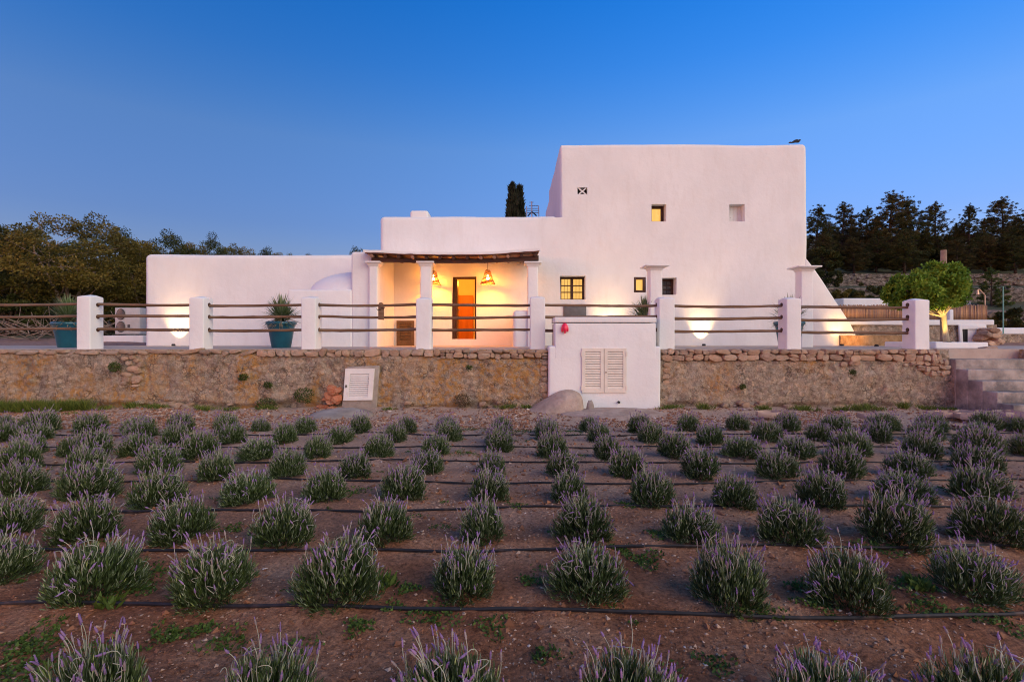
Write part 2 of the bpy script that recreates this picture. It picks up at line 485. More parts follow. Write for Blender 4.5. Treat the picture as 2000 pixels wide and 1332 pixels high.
def soil_mat():
    m, nt, b = new_mat('red_soil')
    v = coords(nt)
    n1 = noise_node(nt, v, 1.1, 8, 0.62)
    r1 = ramp_node(nt, [(0.32, (0.20, 0.076, 0.037)), (0.5, (0.40, 0.178, 0.094)), (0.66, (0.55, 0.315, 0.195))])
    nt.links.new(n1.outputs['Fac'], r1.inputs['Fac'])
    n2 = noise_node(nt, v, 34, 8, 0.8)
    r2 = ramp_node(nt, [(0.36, (0.42, 0.40, 0.40)), (0.5, (0.9, 0.9, 0.9)), (0.64, (1.4, 1.35, 1.3))])
    nt.links.new(n2.outputs['Fac'], r2.inputs['Fac'])
    c = mixrgb(nt, 1.0, r1.outputs['Color'], r2.outputs['Color'], 'MULTIPLY')
    # the strip by the wall is strewn with pale crushed stone
    sx = nt.nodes.new('ShaderNodeSeparateXYZ'); nt.links.new(v, sx.inputs[0])
    n3 = noise_node(nt, v, 0.9, 5, 0.6)
    ad = nt.nodes.new('ShaderNodeMath'); ad.operation = 'MULTIPLY_ADD'; ad.inputs[1].default_value = 3.5
    nt.links.new(n3.outputs['Fac'], ad.inputs[0]); nt.links.new(sx.outputs['Y'], ad.inputs[2])
    mr = nt.nodes.new('ShaderNodeMapRange'); mr.inputs['From Min'].default_value = 4.8; mr.inputs['From Max'].default_value = 11.0
    nt.links.new(ad.outputs[0], mr.inputs['Value'])
    c = mixrgb(nt, mr.outputs['Result'], c, mixrgb(nt, r2.outputs['Color'], (0.27, 0.165, 0.11), (0.54, 0.39, 0.30)))
    nt.links.new(c, b.inputs['Base Color'])
    b.inputs['Roughness'].default_value = 0.95; b.inputs['Specular IOR Level'].default_value = 0.1
    nb = noise_node(nt, v, 45, 8, 0.7)
    bp = nt.nodes.new('ShaderNodeBump'); bp.inputs['Strength'].default_value = 1.0; bp.inputs['Distance'].default_value = 0.035
    nt.links.new(nb.outputs['Fac'], bp.inputs['Height']); nt.links.new(bp.outputs['Normal'], b.inputs['Normal'])
    return m
M['soil'] = soil_mat()

def hill_mat():
    m, nt, b = new_mat('dry_grass_slope')
    v = coords(nt)
    n1 = noise_node(nt, v, 0.6, 8, 0.65)
    r1 = ramp_node(nt, [(0.35, (0.030, 0.038, 0.014)), (0.5, (0.055, 0.065, 0.022)), (0.64, (0.085, 0.075, 0.035)), (0.78, (0.13, 0.095, 0.06))])
    nt.links.new(n1.outputs['Fac'], r1.inputs['Fac'])
    sx = nt.nodes.new('ShaderNodeSeparateXYZ'); nt.links.new(v, sx.inputs[0])
    n3 = noise_node(nt, v, 0.5, 5, 0.6)
    ad = nt.nodes.new('ShaderNodeMath'); ad.operation = 'MULTIPLY_ADD'; ad.inputs[1].default_value = 5.0
    nt.links.new(n3.outputs['Fac'], ad.inputs[0]); nt.links.new(sx.outputs['Y'], ad.inputs[2])
    mr = nt.nodes.new('ShaderNodeMapRange'); mr.inputs['From Min'].default_value = 24.5; mr.inputs['From Max'].default_value = 26.5
    nt.links.new(ad.outputs[0], mr.inputs['Value'])
    n4 = noise_node(nt, v, 6, 7, 0.65)
    r4 = ramp_node(nt, [(0.3, (0.22, 0.115, 0.08)), (0.7, (0.42, 0.26, 0.20))])
    nt.links.new(n4.outputs['Fac'], r4.inputs['Fac'])
    nt.links.new(mixrgb(nt, mr.outputs['Result'], r4.outputs['Color'], r1.outputs['Color']), b.inputs['Base Color'])
    b.inputs['Roughness'].default_value = 0.95
    nb = noise_node(nt, v, 9, 8, 0.7)
    bp = nt.nodes.new('ShaderNodeBump'); bp.inputs['Strength'].default_value = 1; bp.inputs['Distance'].default_value = 0.1
    nt.links.new(nb.outputs['Fac'], bp.inputs['Height']); nt.links.new(bp.outputs['Normal'], b.inputs['Normal'])
    return m
M['hill'] = hill_mat()

def render_wall_mat():
    """Old lime render over rubble: pebbles and pits show through, ochre lichen mostly on the left half."""
    m, nt, b = new_mat('weathered_render')
    v = coords(nt)
    vs_ = coords(nt, (1, 1, 0.5))
    # warp the lookup so that the cells are not regular
    nw = noise_node(nt, v, 7, 4, 0.6)
    sc = nt.nodes.new('ShaderNodeVectorMath'); sc.operation = 'SCALE'; sc.inputs['Scale'].default_value = 0.11
    nt.links.new(nw.outputs['Color'], sc.inputs[0])
    wv = nt.nodes.new('ShaderNodeVectorMath'); wv.operation = 'ADD'
    nt.links.new(v, wv.inputs[0]); nt.links.new(sc.outputs[0], wv.inputs[1])
    vo = nt.nodes.new('ShaderNodeTexVoronoi'); vo.inputs['Scale'].default_value = 11.0
    nt.links.new(wv.outputs[0], vo.inputs['Vector'])
    ve = nt.nodes.new('ShaderNodeTexVoronoi'); ve.feature = 'DISTANCE_TO_EDGE'; ve.inputs['Scale'].default_value = 11.0
    nt.links.new(wv.outputs[0], ve.inputs['Vector'])
    n1 = noise_node(nt, v, 13.0, 10, 0.85, 0.8)
    r1 = ramp_node(nt, [(0.32, (0.075, 0.057, 0.044)), (0.41, (0.30, 0.23, 0.17)), (0.51, (0.48, 0.385, 0.295)), (0.64, (0.66, 0.56, 0.46))])
    nt.links.new(n1.outputs['Fac'], r1.inputs['Fac'])
    sp = nt.nodes.new('ShaderNodeSeparateColor'); nt.links.new(vo.outputs['Color'], sp.inputs[0])
    rc = ramp_node(nt, [(0.0, (0.62, 0.60, 0.60)), (0.4, (1.0, 0.96, 0.92)), (0.7, (0.85, 0.86, 0.88)), (1.0, (1.32, 1.2, 1.08))])
    nt.links.new(sp.outputs[0], rc.inputs['Fac'])
    c = mixrgb(nt, 0.85, r1.outputs['Color'], rc.outputs['Color'], 'MULTIPLY')
    # lichen
    sx = nt.nodes.new('ShaderNodeSeparateXYZ'); nt.links.new(v, sx.inputs[0])
    mrx = nt.nodes.new('ShaderNodeMapRange'); mrx.inputs['From Min'].default_value = 1.0; mrx.inputs['From Max'].default_value = 6.5; mrx.inputs['To Min'].default_value = 0.0; mrx.inputs['To Max'].default_value = 0.09
    nt.links.new(sx.outputs['X'], mrx.inputs['Value'])
    n2 = noise_node(nt, vs_, 0.95, 6, 0.62, 0.3)
    sb = nt.nodes.new('ShaderNodeMath'); sb.operation = 'SUBTRACT'
    nt.links.new(n2.outputs['Fac'], sb.inputs[0]); nt.links.new(mrx.outputs['Result'], sb.inputs[1])
    r2 = ramp_node(nt, [(0.45, (0, 0, 0)), (0.56, (0.85, 0.85, 0.85))])
    nt.links.new(sb.outputs[0], r2.inputs['Fac'])
    n2b = noise_node(nt, v, 9, 6, 0.75)
    r2b = ramp_node(nt, [(0.42, (0, 0, 0)), (0.56, (1, 1, 1))])
    nt.links.new(n2b.outputs['Fac'], r2b.inputs['Fac'])
    f = mixrgb(nt, 1.0, r2.outputs['Color'], r2b.outputs['Color'], 'MULTIPLY')
    c = mixrgb(nt, f, c, (0.55, 0.28, 0.075))
    n3 = noise_node(nt, vs_, 2.3, 7, 0.7)             # dark algae runs
    r3 = ramp_node(nt, [(0.58, (0, 0, 0)), (0.70, (0.65, 0.65, 0.65))])
    nt.links.new(n3.outputs['Fac'], r3.inputs['Fac'])
    c = mixrgb(nt, r3.outputs['Color'], c, (0.16, 0.14, 0.12))
    n4 = noise_node(nt, v, 1.4, 6, 0.6)
    r4 = ramp_node(nt, [(0.53, (0, 0, 0)), (0.68, (0.7, 0.7, 0.7))])
    nt.links.new(n4.outputs['Fac'], r4.inputs['Fac'])
    c = mixrgb(nt, mixrgb(nt, 1.0, r4.outputs['Color'], r2b.outputs['Color'], 'MULTIPLY'), c, (0.56, 0.49, 0.42))
    # open joints and pits, only here and there
    re = ramp_node(nt, [(0.0, (1, 1, 1)), (0.10, (0, 0, 0))])
    nt.links.new(ve.outputs['Distance'], re.inputs['Fac'])
    n5 = noise_node(nt, v, 3.0, 5, 0.6)
    r5 = ramp_node(nt, [(0.50, (0, 0, 0)), (0.62, (0.62, 0.62, 0.62))])
    nt.links.new(n5.outputs['Fac'], r5.inputs['Fac'])
    pit = mixrgb(nt, 1.0, re.outputs['Color'], r5.outputs['Color'], 'MULTIPLY')
    c = mixrgb(nt, pit, c, (0.045, 0.035, 0.028))
    nt.links.new(c, b.inputs['Base Color'])
    b.inputs['Roughness'].default_value = 0.95; b.inputs['Specular IOR Level'].default_value = 0.1
    nb = noise_node(nt, v, 13, 10, 0.8)
    h = mixrgb(nt, pit, nb.outputs['Fac'], (0.0, 0.0, 0.0))
    bp = nt.nodes.new('ShaderNodeBump'); bp.inputs['Strength'].default_value = 1.0; bp.inputs['Distance'].default_value = 0.09
    nt.links.new(h, bp.inputs['Height']); nt.links.new(bp.outputs['Normal'], b.inputs['Normal'])
    return m
M['render'] = render_wall_mat()

M['mound'] = pmat('tan_concrete', [(0.3, (0.30, 0.215, 0.17)), (0.7, (0.52, 0.40, 0.33))], 3.5, 0.9, 0.9, 14, 0.03, second=(4, 0.55, 0.75, (0.30, 0.24, 0.20)))
M['stepconcrete'] = pmat('stained_step_concrete', [(0.28, (0.16, 0.135, 0.12)), (0.5, (0.34, 0.295, 0.26)), (0.7, (0.50, 0.435, 0.385))], 2.6, 0.9, 0.9, 22, 0.02, second=(1.6, 0.50, 0.64, (0.17, 0.155, 0.145)))

# ================================================================== the ground
def grid_mesh(xs, ys, zfun):
    X, Y = np.meshgrid(xs, ys)
    Z = zfun(X, Y)
    V = np.stack([X.ravel(), Y.ravel(), Z.ravel()], 1)
    nx, ny = len(xs), len(ys)
    i = np.arange(nx - 1)[None, :] + nx * np.arange(ny - 1)[:, None]
    i = i.ravel()
    F = np.stack([i, i + 1, i + 1 + nx, i + nx], 1)
    return V, F

ROWS = [1.92, 2.85, 3.67, 4.50, 5.40, 6.28, 7.22, 8.02]
def soil_z(X, Y):
    z = 0.030 * fbm(X * 0.9, Y * 0.9, 0, 3, 3) + 0.024 * fbm(X * 5, Y * 5, 0, 5, 3) + 0.011 * fbm(X * 13, Y * 13, 0, 8, 2)
    for r in ROWS:
        z = z + 0.028 * np.exp(-((Y - r) / 0.24) ** 2)
    z = z + 0.09 * np.clip((Y - 9.0) / 1.7, 0, 1) ** 1.5 * (0.6 + 0.4 * fbm(X * 0.8, Y, 0, 21, 2))
    fade = np.clip((Y + 2) / 2.5, 0, 1) * np.clip((13.5 - np.abs(X)) / 1.5, 0, 1)
    fade = np.where(Y > 10.9, 0, fade)
    return z * fade
gx = np.concatenate([[-400, -150, -60, -30, -20, -16], np.arange(-14, 14.01, 0.05), [16, 20, 30, 60, 150, 400]])
gy = np.concatenate([[-400, -120, -40, -15, -6, -2.5], np.arange(-1, 1.3, 0.1), np.arange(1.3, 5.0, 0.035), np.arange(5.0, 10.95, 0.06), [11.2, 13, 20, 60, 150, 400]])
V, F = grid_mesh(gx, gy, soil_z)
mobj('ground', raw_mesh('ground', V, F, M['soil'], True), kind='structure')

TER = 1.262      # terrace floor level
WY = 10.70       # front face of the retaining wall

# terrace floor
m = MB()
m.box(-60, 9.22, WY + 0.12, 15.7, 0.25, TER)
m.box(9.22, 11.2, 11.05, 15.7, 0.25, TER - 0.003)
m.box(11.2, 60, WY + 0.2, 15.7, 0.25, TER - 0.006)
m.build('terrace', M['terrace'], kind='structure')

# hillside behind, rising to the right
def sstep(a, b, x):
    t = np.clip((x - a) / (b - a), 0, 1); return t * t * (3 - 2 * t)
def hill_z(X, Y):
    right = sstep(3.0, 10.0, X)
    zr = np.interp(Y, [15.5, 17.5, 22.0, 22.05, 27, 27.05, 34, 34.05, 46, 80, 200, 500], [1.1, 1.35, 1.75, 2.45, 3.45, 3.95, 5.0, 5.5, 8.0, 17.5, 40, 70])
    zl = np.interp(Y, [15.5, 17.0, 21, 30, 60, 150, 500], [1.1, 1.22, 1.36, 1.75, 4.0, 9.5, 30])
    z = zl * (1 - right) + zr * right
    amp = sstep(15.6, 22, Y)
    return z + amp * (0.12 * fbm(X * 0.25, Y * 0.25, 0, 31, 4) + 0.05 * fbm(X * 1.3, Y * 1.3, 0, 35, 3))
hx = np.concatenate([[-400, -200, -100, -60], np.arange(-46, 46.1, 0.4), [60, 100, 200, 400]])
hy = np.concatenate([np.arange(15.5, 22.0, 0.25), [22.0, 22.05], np.arange(22.3, 27, 0.4), [27.0, 27.05], np.arange(27.4, 34, 0.5), [34.0, 34.05], np.arange(34.6, 46, 0.8), [50, 60, 80, 110, 150, 200, 300, 500]])
V, F = grid_mesh(hx, hy, hill_z)
mobj('hillside', raw_mesh('hillside', V, F, M['hill'], True), kind='structure')

# ================================================================== stones (shared meshes, one object each)
def stone_data(seed, kind='stone'):
    rnd = random.Random(seed)
    n = 8
    ang = [2 * math.pi * (k + rnd.uniform(-0.28, 0.28)) / n for k in range(n)]
    ring = []
    for a in ang:
        e = 2.7                                           # blunt, uneven outline
        rr = 1.0 / (abs(math.cos(a)) ** e + abs(math.sin(a)) ** e) ** (1 / e)
        rr *= rnd.uniform(0.80, 1.10)
        ring.append((0.5 * rr * math.cos(a), 0.5 * rr * math.sin(a)))
    tx, tz = rnd.uniform(-0.12, 0.12), rnd.uniform(-0.16, 0.16)
    V = []
    for (sc, y) in ((0.92, 1.0), (1.0, 0.22), (0.88, 0.05)):
        for (x, z) in ring:
            V.append((x * sc, y + (tx * x + tz * z) * (1 if y < 0.5 else 0) + rnd.uniform(-0.04, 0.04), z * sc))
    V.append((rnd.uniform(-0.1, 0.1), -0.03 + rnd.uniform(-0.05, 0.05), rnd.uniform(-0.1, 0.1)))
    F = []
    for r in range(2):
        for k in range(n):
            F.append((r*n+k, r*n+(k+1) % n, (r+1)*n+(k+1) % n, (r+1)*n+k))
    for k in range(n):
        F.append((2*n+k, 2*n+(k+1) % n, 3*n))
    F = [tuple(reversed(f)) for f in F]
    me = raw_mesh('stone', V, F, M[kind], True, sharp=38)
    return me
STONES = {k: [stone_data(100 + i, k) for i in range(14)] for k in ('stone', 'redstone', 'paleslab')}

def put_stone(parent, x, y, z, w, d, h, kind='stone', rot=0.0, name='stone'):
    o = bpy.data.objects.new(name, random.choice(STONES[kind]))
    o.location = (x, y, z); o.scale = (w * random.choice((-1, 1)), d, h)
    o.rotation_euler = (random.uniform(-0.08, 0.08), rot, random.uniform(-0.1, 0.1))
    if o.scale[0] < 0: o.scale[0] = -o.scale[0]; o.rotation_euler[1] += math.pi
    return link(o, parent)

def stone_course(parent, xa, xb, z0, h, wmin, wmax, kind='stone', y=WY, jit=0.025, depth=0.16, proud=0.035):
    x = xa
    while x < xb - 0.04:
        w = min(random.choice((random.uniform(wmin, wmax), random.uniform(wmin * 0.55, wmin * 1.2))), xb - x)
        if xb - x - w < wmin * 0.5: w = xb - x
        zc = z0 + h / 2
        if w < h * 1.6 and random.random() < 0.3 and h > 0.09:        # two small ones on top of each other
            for q_ in (-0.25, 0.25):
                put_stone(parent, x + w / 2, y - proud + random.uniform(-jit, jit), zc + q_ * h, w * 1.16, depth, h * 0.62, kind, random.uniform(-0.2, 0.2))
        else:
            put_stone(parent, x + w / 2, y - proud + random.uniform(-jit, jit), zc + random.uniform(-0.02, 0.02), w * 1.16, depth, h * random.uniform(0.95, 1.32), kind, random.choice((random.uniform(-0.10, 0.10), random.uniform(-0.3, 0.3))))
        x += w

# ================================================================== retaining wall
rw = thing('retaining_wall', 'long weathered ochre rubble wall between the lavender field and the terrace', 'wall', (0, WY, 0))
XL, XR = -15.0, 9.22
cab0, cab1 = PX(1072, WY), PX(1290, WY)
hat0, hat1, hz0, hz1 = PX(666, WY), PX(738, WY), PZ(806, WY), PZ(718, WY)

def wall_panel(x0, x1, name='rubble_face', ytop=TER - 0.012, top_profile=None, seed=0):
    nx = int((x1 - x0) / 0.025); nz = 52
    xs = np.linspace(x0, x1, nx); zs = np.linspace(-0.10, 1.0, nz)
    X, T = np.meshgrid(xs, zs)
    top = np.full(nx, ytop) if top_profile is None else top_profile(xs)
    Z = np.where(T < 0, T, T * top[None, :])
    st = fbm(X * 3.2, Z * 4.5, 0, 41 + seed, 3)
    cell = fbm(X * 9, Z * 11, 0, 47 + seed, 3)
    D = 0.045 * fbm(X * 0.7, Z * 0.9, 0, 40, 2) + 0.035 * st + 0.022 * cell + 0.010 * fbm(X * 24, Z * 24, 0, 52, 2)
    # loose ragged foot, hollowed where the render has fallen away
    foot = np.clip((0.17 + 0.07 * fbm(X * 1.1, 0 * X, 0, 61, 2) - Z) / 0.10, 0, 1)
    hol = np.clip(fbm(X * 0.8, 0 * X, 0, 66, 2) * 3 + 0.3, 0, 1)
    D = D - 0.09 * foot * hol
    D = D + 0.03 * np.abs(fbm(X * 6, Z * 7, 0, 90, 3)) - 0.05 * np.clip(fbm(X * 2.2, Z * 2.4, 0, 95, 3) * 2.2 - 0.55, 0, 1)
    # set back behind the coping stones, so that their joints are open
    cop = np.interp(X, [PX(480, WY), PX(520, WY), PX(850, WY), PX(870, WY), PX(1290, WY), PX(1780, WY), PX(1810, WY)], [0.10, 0.15, 0.15, 0.20, 0.24, 0.26, 0.55])
    D = D - 0.085 * np.clip((Z - (TER - cop)) / 0.03, 0, 1)
    batter = 0.05 * (1 - Z / TER)
    Y = WY - D - batter + 0.02
    V = np.stack([X.ravel(), Y.ravel(), Z.ravel()], 1).tolist()
    i = (np.arange(nx - 1)[None, :] + nx * np.arange(nz - 1)[:, None]).ravel()
    F = np.stack([i, i + 1, i + 1 + nx, i + nx], 1).tolist()
    # body behind the face: top and ends
    n0 = len(V)
    for k in range(nx): V.append((float(xs[k]), WY + 0.30, float(V[(nz-1)*nx + k][2])))
    for k in range(nx - 1): F.append(((nz-1)*nx + k, (nz-1)*nx + k + 1, n0 + k + 1, n0 + k))
    for s_ in (0, nx - 1):
        a = len(V); V.append((float(xs[s_]), WY + 0.30, -0.1))
        F.append(tuple([r * nx + s_ for r in range(nz)] + [n0 + s_, a]))
    return mobj(name, raw_mesh(name, V, F, M['render'], True, sharp=60), rw)
wall_panel(XL, hat0 + 0.01)
wall_panel(hat0 + 0.01, hat1 - 0.01, top_profile=lambda xs: np.full(len(xs), TER - 0.012))   # behind the hatch surround
wall_panel(hat1 - 0.01, cab0 + 0.02)
wall_panel(cab1 - 0.02, XR, seed=3)

# coping stones: thin slabs on the left, one to three courses further right
stone_course(rw, XL + 3.6, PX(500, WY), TER - 0.105, 0.085, 0.2, 0.55, depth=0.24, proud=0.05)
stone_course(rw, PX(500, WY), PX(860, WY), TER - 0.155, 0.145, 0.16, 0.36, depth=0.22, proud=0.055)
stone_course(rw, PX(860, WY), cab0 - 0.02, TER - 0.085, 0.075, 0.16, 0.36, depth=0.22, proud=0.055)
stone_course(rw, PX(860, WY), cab0 - 0.02, TER - 0.195, 0.115, 0.14, 0.32, depth=0.2, proud=0.05)
stone_course(rw, cab1 + 0.02, XR - 0.3, TER - 0.105, 0.095, 0.14, 0.34, depth=0.22, proud=0.055)
stone_course(rw, cab1 + 0.02, XR - 0.25, TER - 0.245, 0.145, 0.15, 0.34, depth=0.2, proud=0.05)
stone_course(rw, PX(1640, WY), PX(1680, WY), TER - 0.345, 0.10, 0.15, 0.3, depth=0.18, proud=0.04)
stone_course(rw, PX(1750, WY), XR - 0.12, TER - 0.345, 0.105, 0.13, 0.26, depth=0.18, proud=0.045)
stone_course(rw, PX(1790, WY), XR - 0.06, TER - 0.445, 0.105, 0.13, 0.26, depth=0.18, proud=0.045)
stone_course(rw, PX(1806, WY), XR - 0.06, TER - 0.55, 0.105, 0.13, 0.26, depth=0.18, proud=0.045)
# bare stones beside the white cabinet
for k in range(7):
    put_stone(rw, cab0 - random.uniform(0.06, 0.12), WY - 0.04, TER - 0.28 - k * 0.115, random.uniform(0.13, 0.22), 0.16, random.uniform(0.09, 0.12), rot=random.uniform(-0.2, 0.2))
for k in range(4):
    put_stone(rw, cab1 + random.uniform(0.08, 0.14), WY - 0.04, TER - 0.33 - k * 0.12, random.uniform(0.14, 0.24), 0.16, random.uniform(0.09, 0.12), rot=random.uniform(-0.2, 0.2))
# a hole patched with stones, left
for (px, py, w, h) in [(247, 700, 13, 9), (259, 698, 10, 8), (268, 704, 10, 9), (254, 709, 12, 9), (263, 720, 27, 13), (270, 727, 12, 7), (250, 731, 22, 9), (248, 741, 17, 12), (268, 741, 20, 18), (245, 748, 12, 8), (267, 753, 15, 6), (276, 712, 9, 12), (258, 689, 16, 7)]:
    put_stone(rw, PX(px, WY), WY - 0.06, PZ(py, WY), w * WY / 1000 * 1.05, 0.14, h * WY / 1000 * 1.05, rot=random.uniform(-0.15, 0.15))
# tumbled stones along the foot
for k in range(34):
    px = random.choice([random.uniform(210, 420), random.uniform(300, 480), random.uniform(1400, 1600), random.uniform(740, 1000)])
    s_ = random.uniform(0.06, 0.2)
    put_stone(rw, PX(px, WY), WY - 0.10 - random.uniform(0, 0.10), random.uniform(0.07, 0.16), s_, 0.16, s_ * random.uniform(0.4, 0.7), rot=random.uniform(-0.3, 0.3))
# red rubble beside the hatch
rub = thing('rubble_heap', 'heap of broken red stones piled beside the small white hatch', 'rubble', (PX(645, WY), WY - 0.1, 0.0))
for k in range(34):
    t = random.random()
    px = 668 - random.uniform(3, 46) * (0.42 + 0.58 * t); py = 757 + 48 * t + random.uniform(-3, 3)
    w = random.uniform(9, 22)
    put_stone(rub, PX(px, WY), WY - 0.09 - 0.10 * t + random.uniform(-0.03, 0.03), PZ(py, WY), w * WY / 1000, 0.18, w * WY / 1000 * random.uniform(0.45, 0.75), 'redstone', rot=random.uniform(-0.5, 0.5))

# ---- louvred hatch in the wall
hat = thing('wall_hatch', 'small tilted white louvred hatch in a concrete surround low in the rubble wall', 'hatch', (PX(702, WY), WY, 0.3))
yf = WY - 0.10
def P(x, y, Y=yf): return (PX(x, Y), PZ(y, Y))
m = MB()
m.prism([P(664, 812), P(734, 806), P(740, 714), P(676, 717)], yf + 0.02, WY + 0.1)
m.build('surround', M['concrete'], hat, bevel=0.02)
c = [P(671, 782), P(727, 781), P(732, 720), P(675, 720)]            # bl br tr tl of the frame
def hp(u, v): 
    a = [c[0][k] * (1-u) * (1-v) + c[1][k] * u * (1-v) + c[2][k] * u * v + c[3][k] * (1-u) * v for k in (0, 1)]
    return tuple(a)
fr = MB()
fr.prism([hp(0, 0), hp(0.17, 0.0), hp(0.17, 1), hp(0, 1)], yf - 0.025, yf + 0.05)
fr.prism([hp(0.84, 0), hp(1, 0), hp(1, 1), hp(0.84, 1)], yf - 0.025, yf + 0.05)
fr.prism([hp(0.17, 0), hp(0.84, 0), hp(0.84, 0.09), hp(0.17, 0.09)], yf - 0.024, yf + 0.05)
fr.prism([hp(0.17, 0.83), hp(0.84, 0.83), hp(0.84, 1), hp(0.17, 1)], yf - 0.024, yf + 0.05)
fo = fr.build('frame', M['whitepaint'], hat)
MB().prism([hp(0.17, 0.09), hp(0.84, 0.09), hp(0.84, 0.83), hp(0.17, 0.83)], yf + 0.012, yf + 0.045).build('backing', M['black'], hat)
for k in range(11):
    v0 = 0.095 + k * 0.0665
    a, b_, c2, d2 = hp(0.172, v0), hp(0.838, v0), hp(0.838, v0 + 0.052), hp(0.172, v0 + 0.052)
    l = MB()
    l.add([(a[0], yf - 0.020, a[1]), (b_[0], yf - 0.020, b_[1]), (c2[0], yf + 0.006, c2[1]), (d2[0], yf + 0.006, d2[1]),
           (a[0], yf - 0.012, a[1] - 0.004), (b_[0], yf - 0.012, b_[1] - 0.004), (c2[0], yf + 0.012, c2[1] - 0.004), (d2[0], yf + 0.012, d2[1] - 0.004)],
          [(0,1,2,3), (7,6,5,4), (0,4,5,1), (2,6,7,3), (1,5,6,2), (0,3,7,4)])
    l.build('louver', M['whitepaint'], hat)
hh = hp(0.07, 0.46)
MB().box(hh[0] - 0.01, hh[0] + 0.014, yf - 0.045, yf - 0.026, hh[1] - 0.03, hh[1] + 0.02).build('latch', M['black'], hat)

# ---- white utility cabinet built into the wall
CY = 10.56
cb = thing('utility_cabinet', 'white plastered utility cabinet with cream double shutters built into the rubble wall', 'cabinet', (PX(1182, CY), CY, 0))
rbox('body', PX(1071, CY), PX(1291, CY), CY, 11.0, -0.05, PZ(676, CY), 0.05, M['plaster_cool'], cb, seg=3, step=0.2, wav=0.012)
rbox('upper_body', PX(1084, CY), PX(1281, CY), CY - 0.004, 11.34, PZ(700, CY), PZ(631.4, CY), 0.018, M['plaster_cool'], cb, seg=2, step=0.3, wav=0.004)
rbox('lid', PX(1083, CY), PX(1282, CY), CY - 0.022, 11.36, PZ(630.2, CY), PZ(619.5, CY), 0.02, M['plaster_cool'], cb, seg=3, step=0.4, wav=0.004, zmin_r=True)
# flared plaster joining the body to the pillar foot on either side
def shutter(xa, xb, za, zb, side):
    y = CY - 0.030
    f = MB(); t = 0.075
    f.box(xa, xa + t * 0.9, y, CY + 0.0, za, zb); f.box(xb - t * 0.9, xb, y, CY + 0.0, za, zb)
    f.box(xa + t * 0.9, xb - t * 0.9, y + 0.002, CY, za, za + t * 1.25); f.box(xa + t * 0.9, xb - t * 0.9, y + 0.002, CY, zb - t * 0.9, zb)
    so = f.build('shutter', M['cream'], cb)
    i0, i1, j0, j1 = xa + t * 0.9, xb - t * 0.9, za + t * 1.25, zb - t * 0.9
    n = 15
    for k in range(n):
        z0 = j0 + (j1 - j0) * k / n; h = (j1 - j0) / n
        l = MB()
        l.add([(i0, y + 0.003, z0), (i1, y + 0.003, z0), (i1, CY - 0.006, z0 + h * 0.92), (i0, CY - 0.006, z0 + h * 0.92),
               (i0, y + 0.009, z0 - 0.004), (i1, y + 0.009, z0 - 0.004), (i1, CY - 0.002, z0 + h * 0.8), (i0, CY - 0.002, z0 + h * 0.8)],
              [(0,1,2,3), (7,6,5,4), (0,4,5,1), (2,6,7,3), (1,5,6,2), (0,3,7,4)])
        l.build('louver', M['cream'], so)
    hx_ = xa if side < 0 else xb
    for zz in (za + 0.1, zb - 0.12):
        MB().box(hx_ - 0.016, hx_ + 0.016, y - 0.008, CY - 0.004, zz - 0.045, zz + 0.045).build('hinge', M['cream'], so)
MB().box(PX(1138, CY), PX(1221, CY), CY - 0.009, CY - 0.004, PZ(765, CY), PZ(682, CY)).build('backing', M['black'], cb)
shutter(PX(1136.5, CY), PX(1179.0, CY), PZ(767, CY), PZ(680, CY), -1)
shutter(PX(1180.0, CY), PX(1223, CY), PZ(767, CY), PZ(680, CY), 1)
MB().tube([(PX(1183, CY), CY - 0.05, PZ(727, CY)), (PX(1183, CY), CY - 0.03, PZ(727, CY))], 0.012, 8).build('lock', M['black'], cb)
MB().tube([(PX(1208, CY), CY - 0.06, PZ(785, CY)), (PX(1208, CY), CY + 0.02, PZ(785, CY))], 0.024, 10).build('drain_pipe', M['black'], cb)

# bright pink thing hung on the cabinet
pk = MB()
cx, cz = PX(1102, CY), PZ(642, CY)
for (dx, r0, yy) in ((-0.052, 0.036, -0.045), (0.002, 0.044, -0.075), (0.058, 0.032, -0.045)):
    pts = []; rad = []
    for k in range(9):
        t = k / 8
        pts.append((cx + dx * (0.25 + 0.9 * t) + 0.008, CY + yy * (0.55 + 0.5 * math.sin(math.pi * t)), cz + 0.105 - 0.2 * t + (0.03 * abs(dx) / 0.05 * t)))
        rad.append(max(0.006, r0 * math.sin(math.pi * (0.12 + 0.80 * t)) ** 0.8))
    pk.tube(pts, rad, 8)
pk.build('pink_hook_cover', M['pink'], None, smooth=True, label='bright pink lobed plastic object hanging on the white utility cabinet', cat='ornament')

# concrete mound, apron and cobble before the cabinet
def lump(name, cx, cy, cz, rx, ry, rz, mat, seed, n=36, skew=0.0, rough=0.05, **kw):
    V = []; F = []
    m_ = 14
    for j in range(m_ + 1):
        ph = math.pi / 2 * j / m_
        for k in range(n):
            a = 2 * math.pi * k / n
            x, y, z = math.cos(a) * math.cos(ph), math.sin(a) * math.cos(ph), math.sin(ph)
            V.append([x, y, z])
    P_ = np.array(V)
    d = 1 + rough * 3 * fbm(P_[:, 0] * 1.6 + seed, P_[:, 1] * 1.6, P_[:, 2] * 1.6, seed, 4)
    P_ = P_ * d[:, None]
    Q = np.stack([cx + P_[:, 0] * rx + skew * P_[:, 2] * rx, cy + P_[:, 1] * ry, cz + P_[:, 2] * rz], 1)
    for j in range(m_):
        for k in range(n):
            F.append((j*n+k, j*n+(k+1) % n, (j+1)*n+(k+1) % n, (j+1)*n+k))
    return mobj(name, raw_mesh(name, Q.tolist(), F, mat, True), None, **kw)
md = MB()
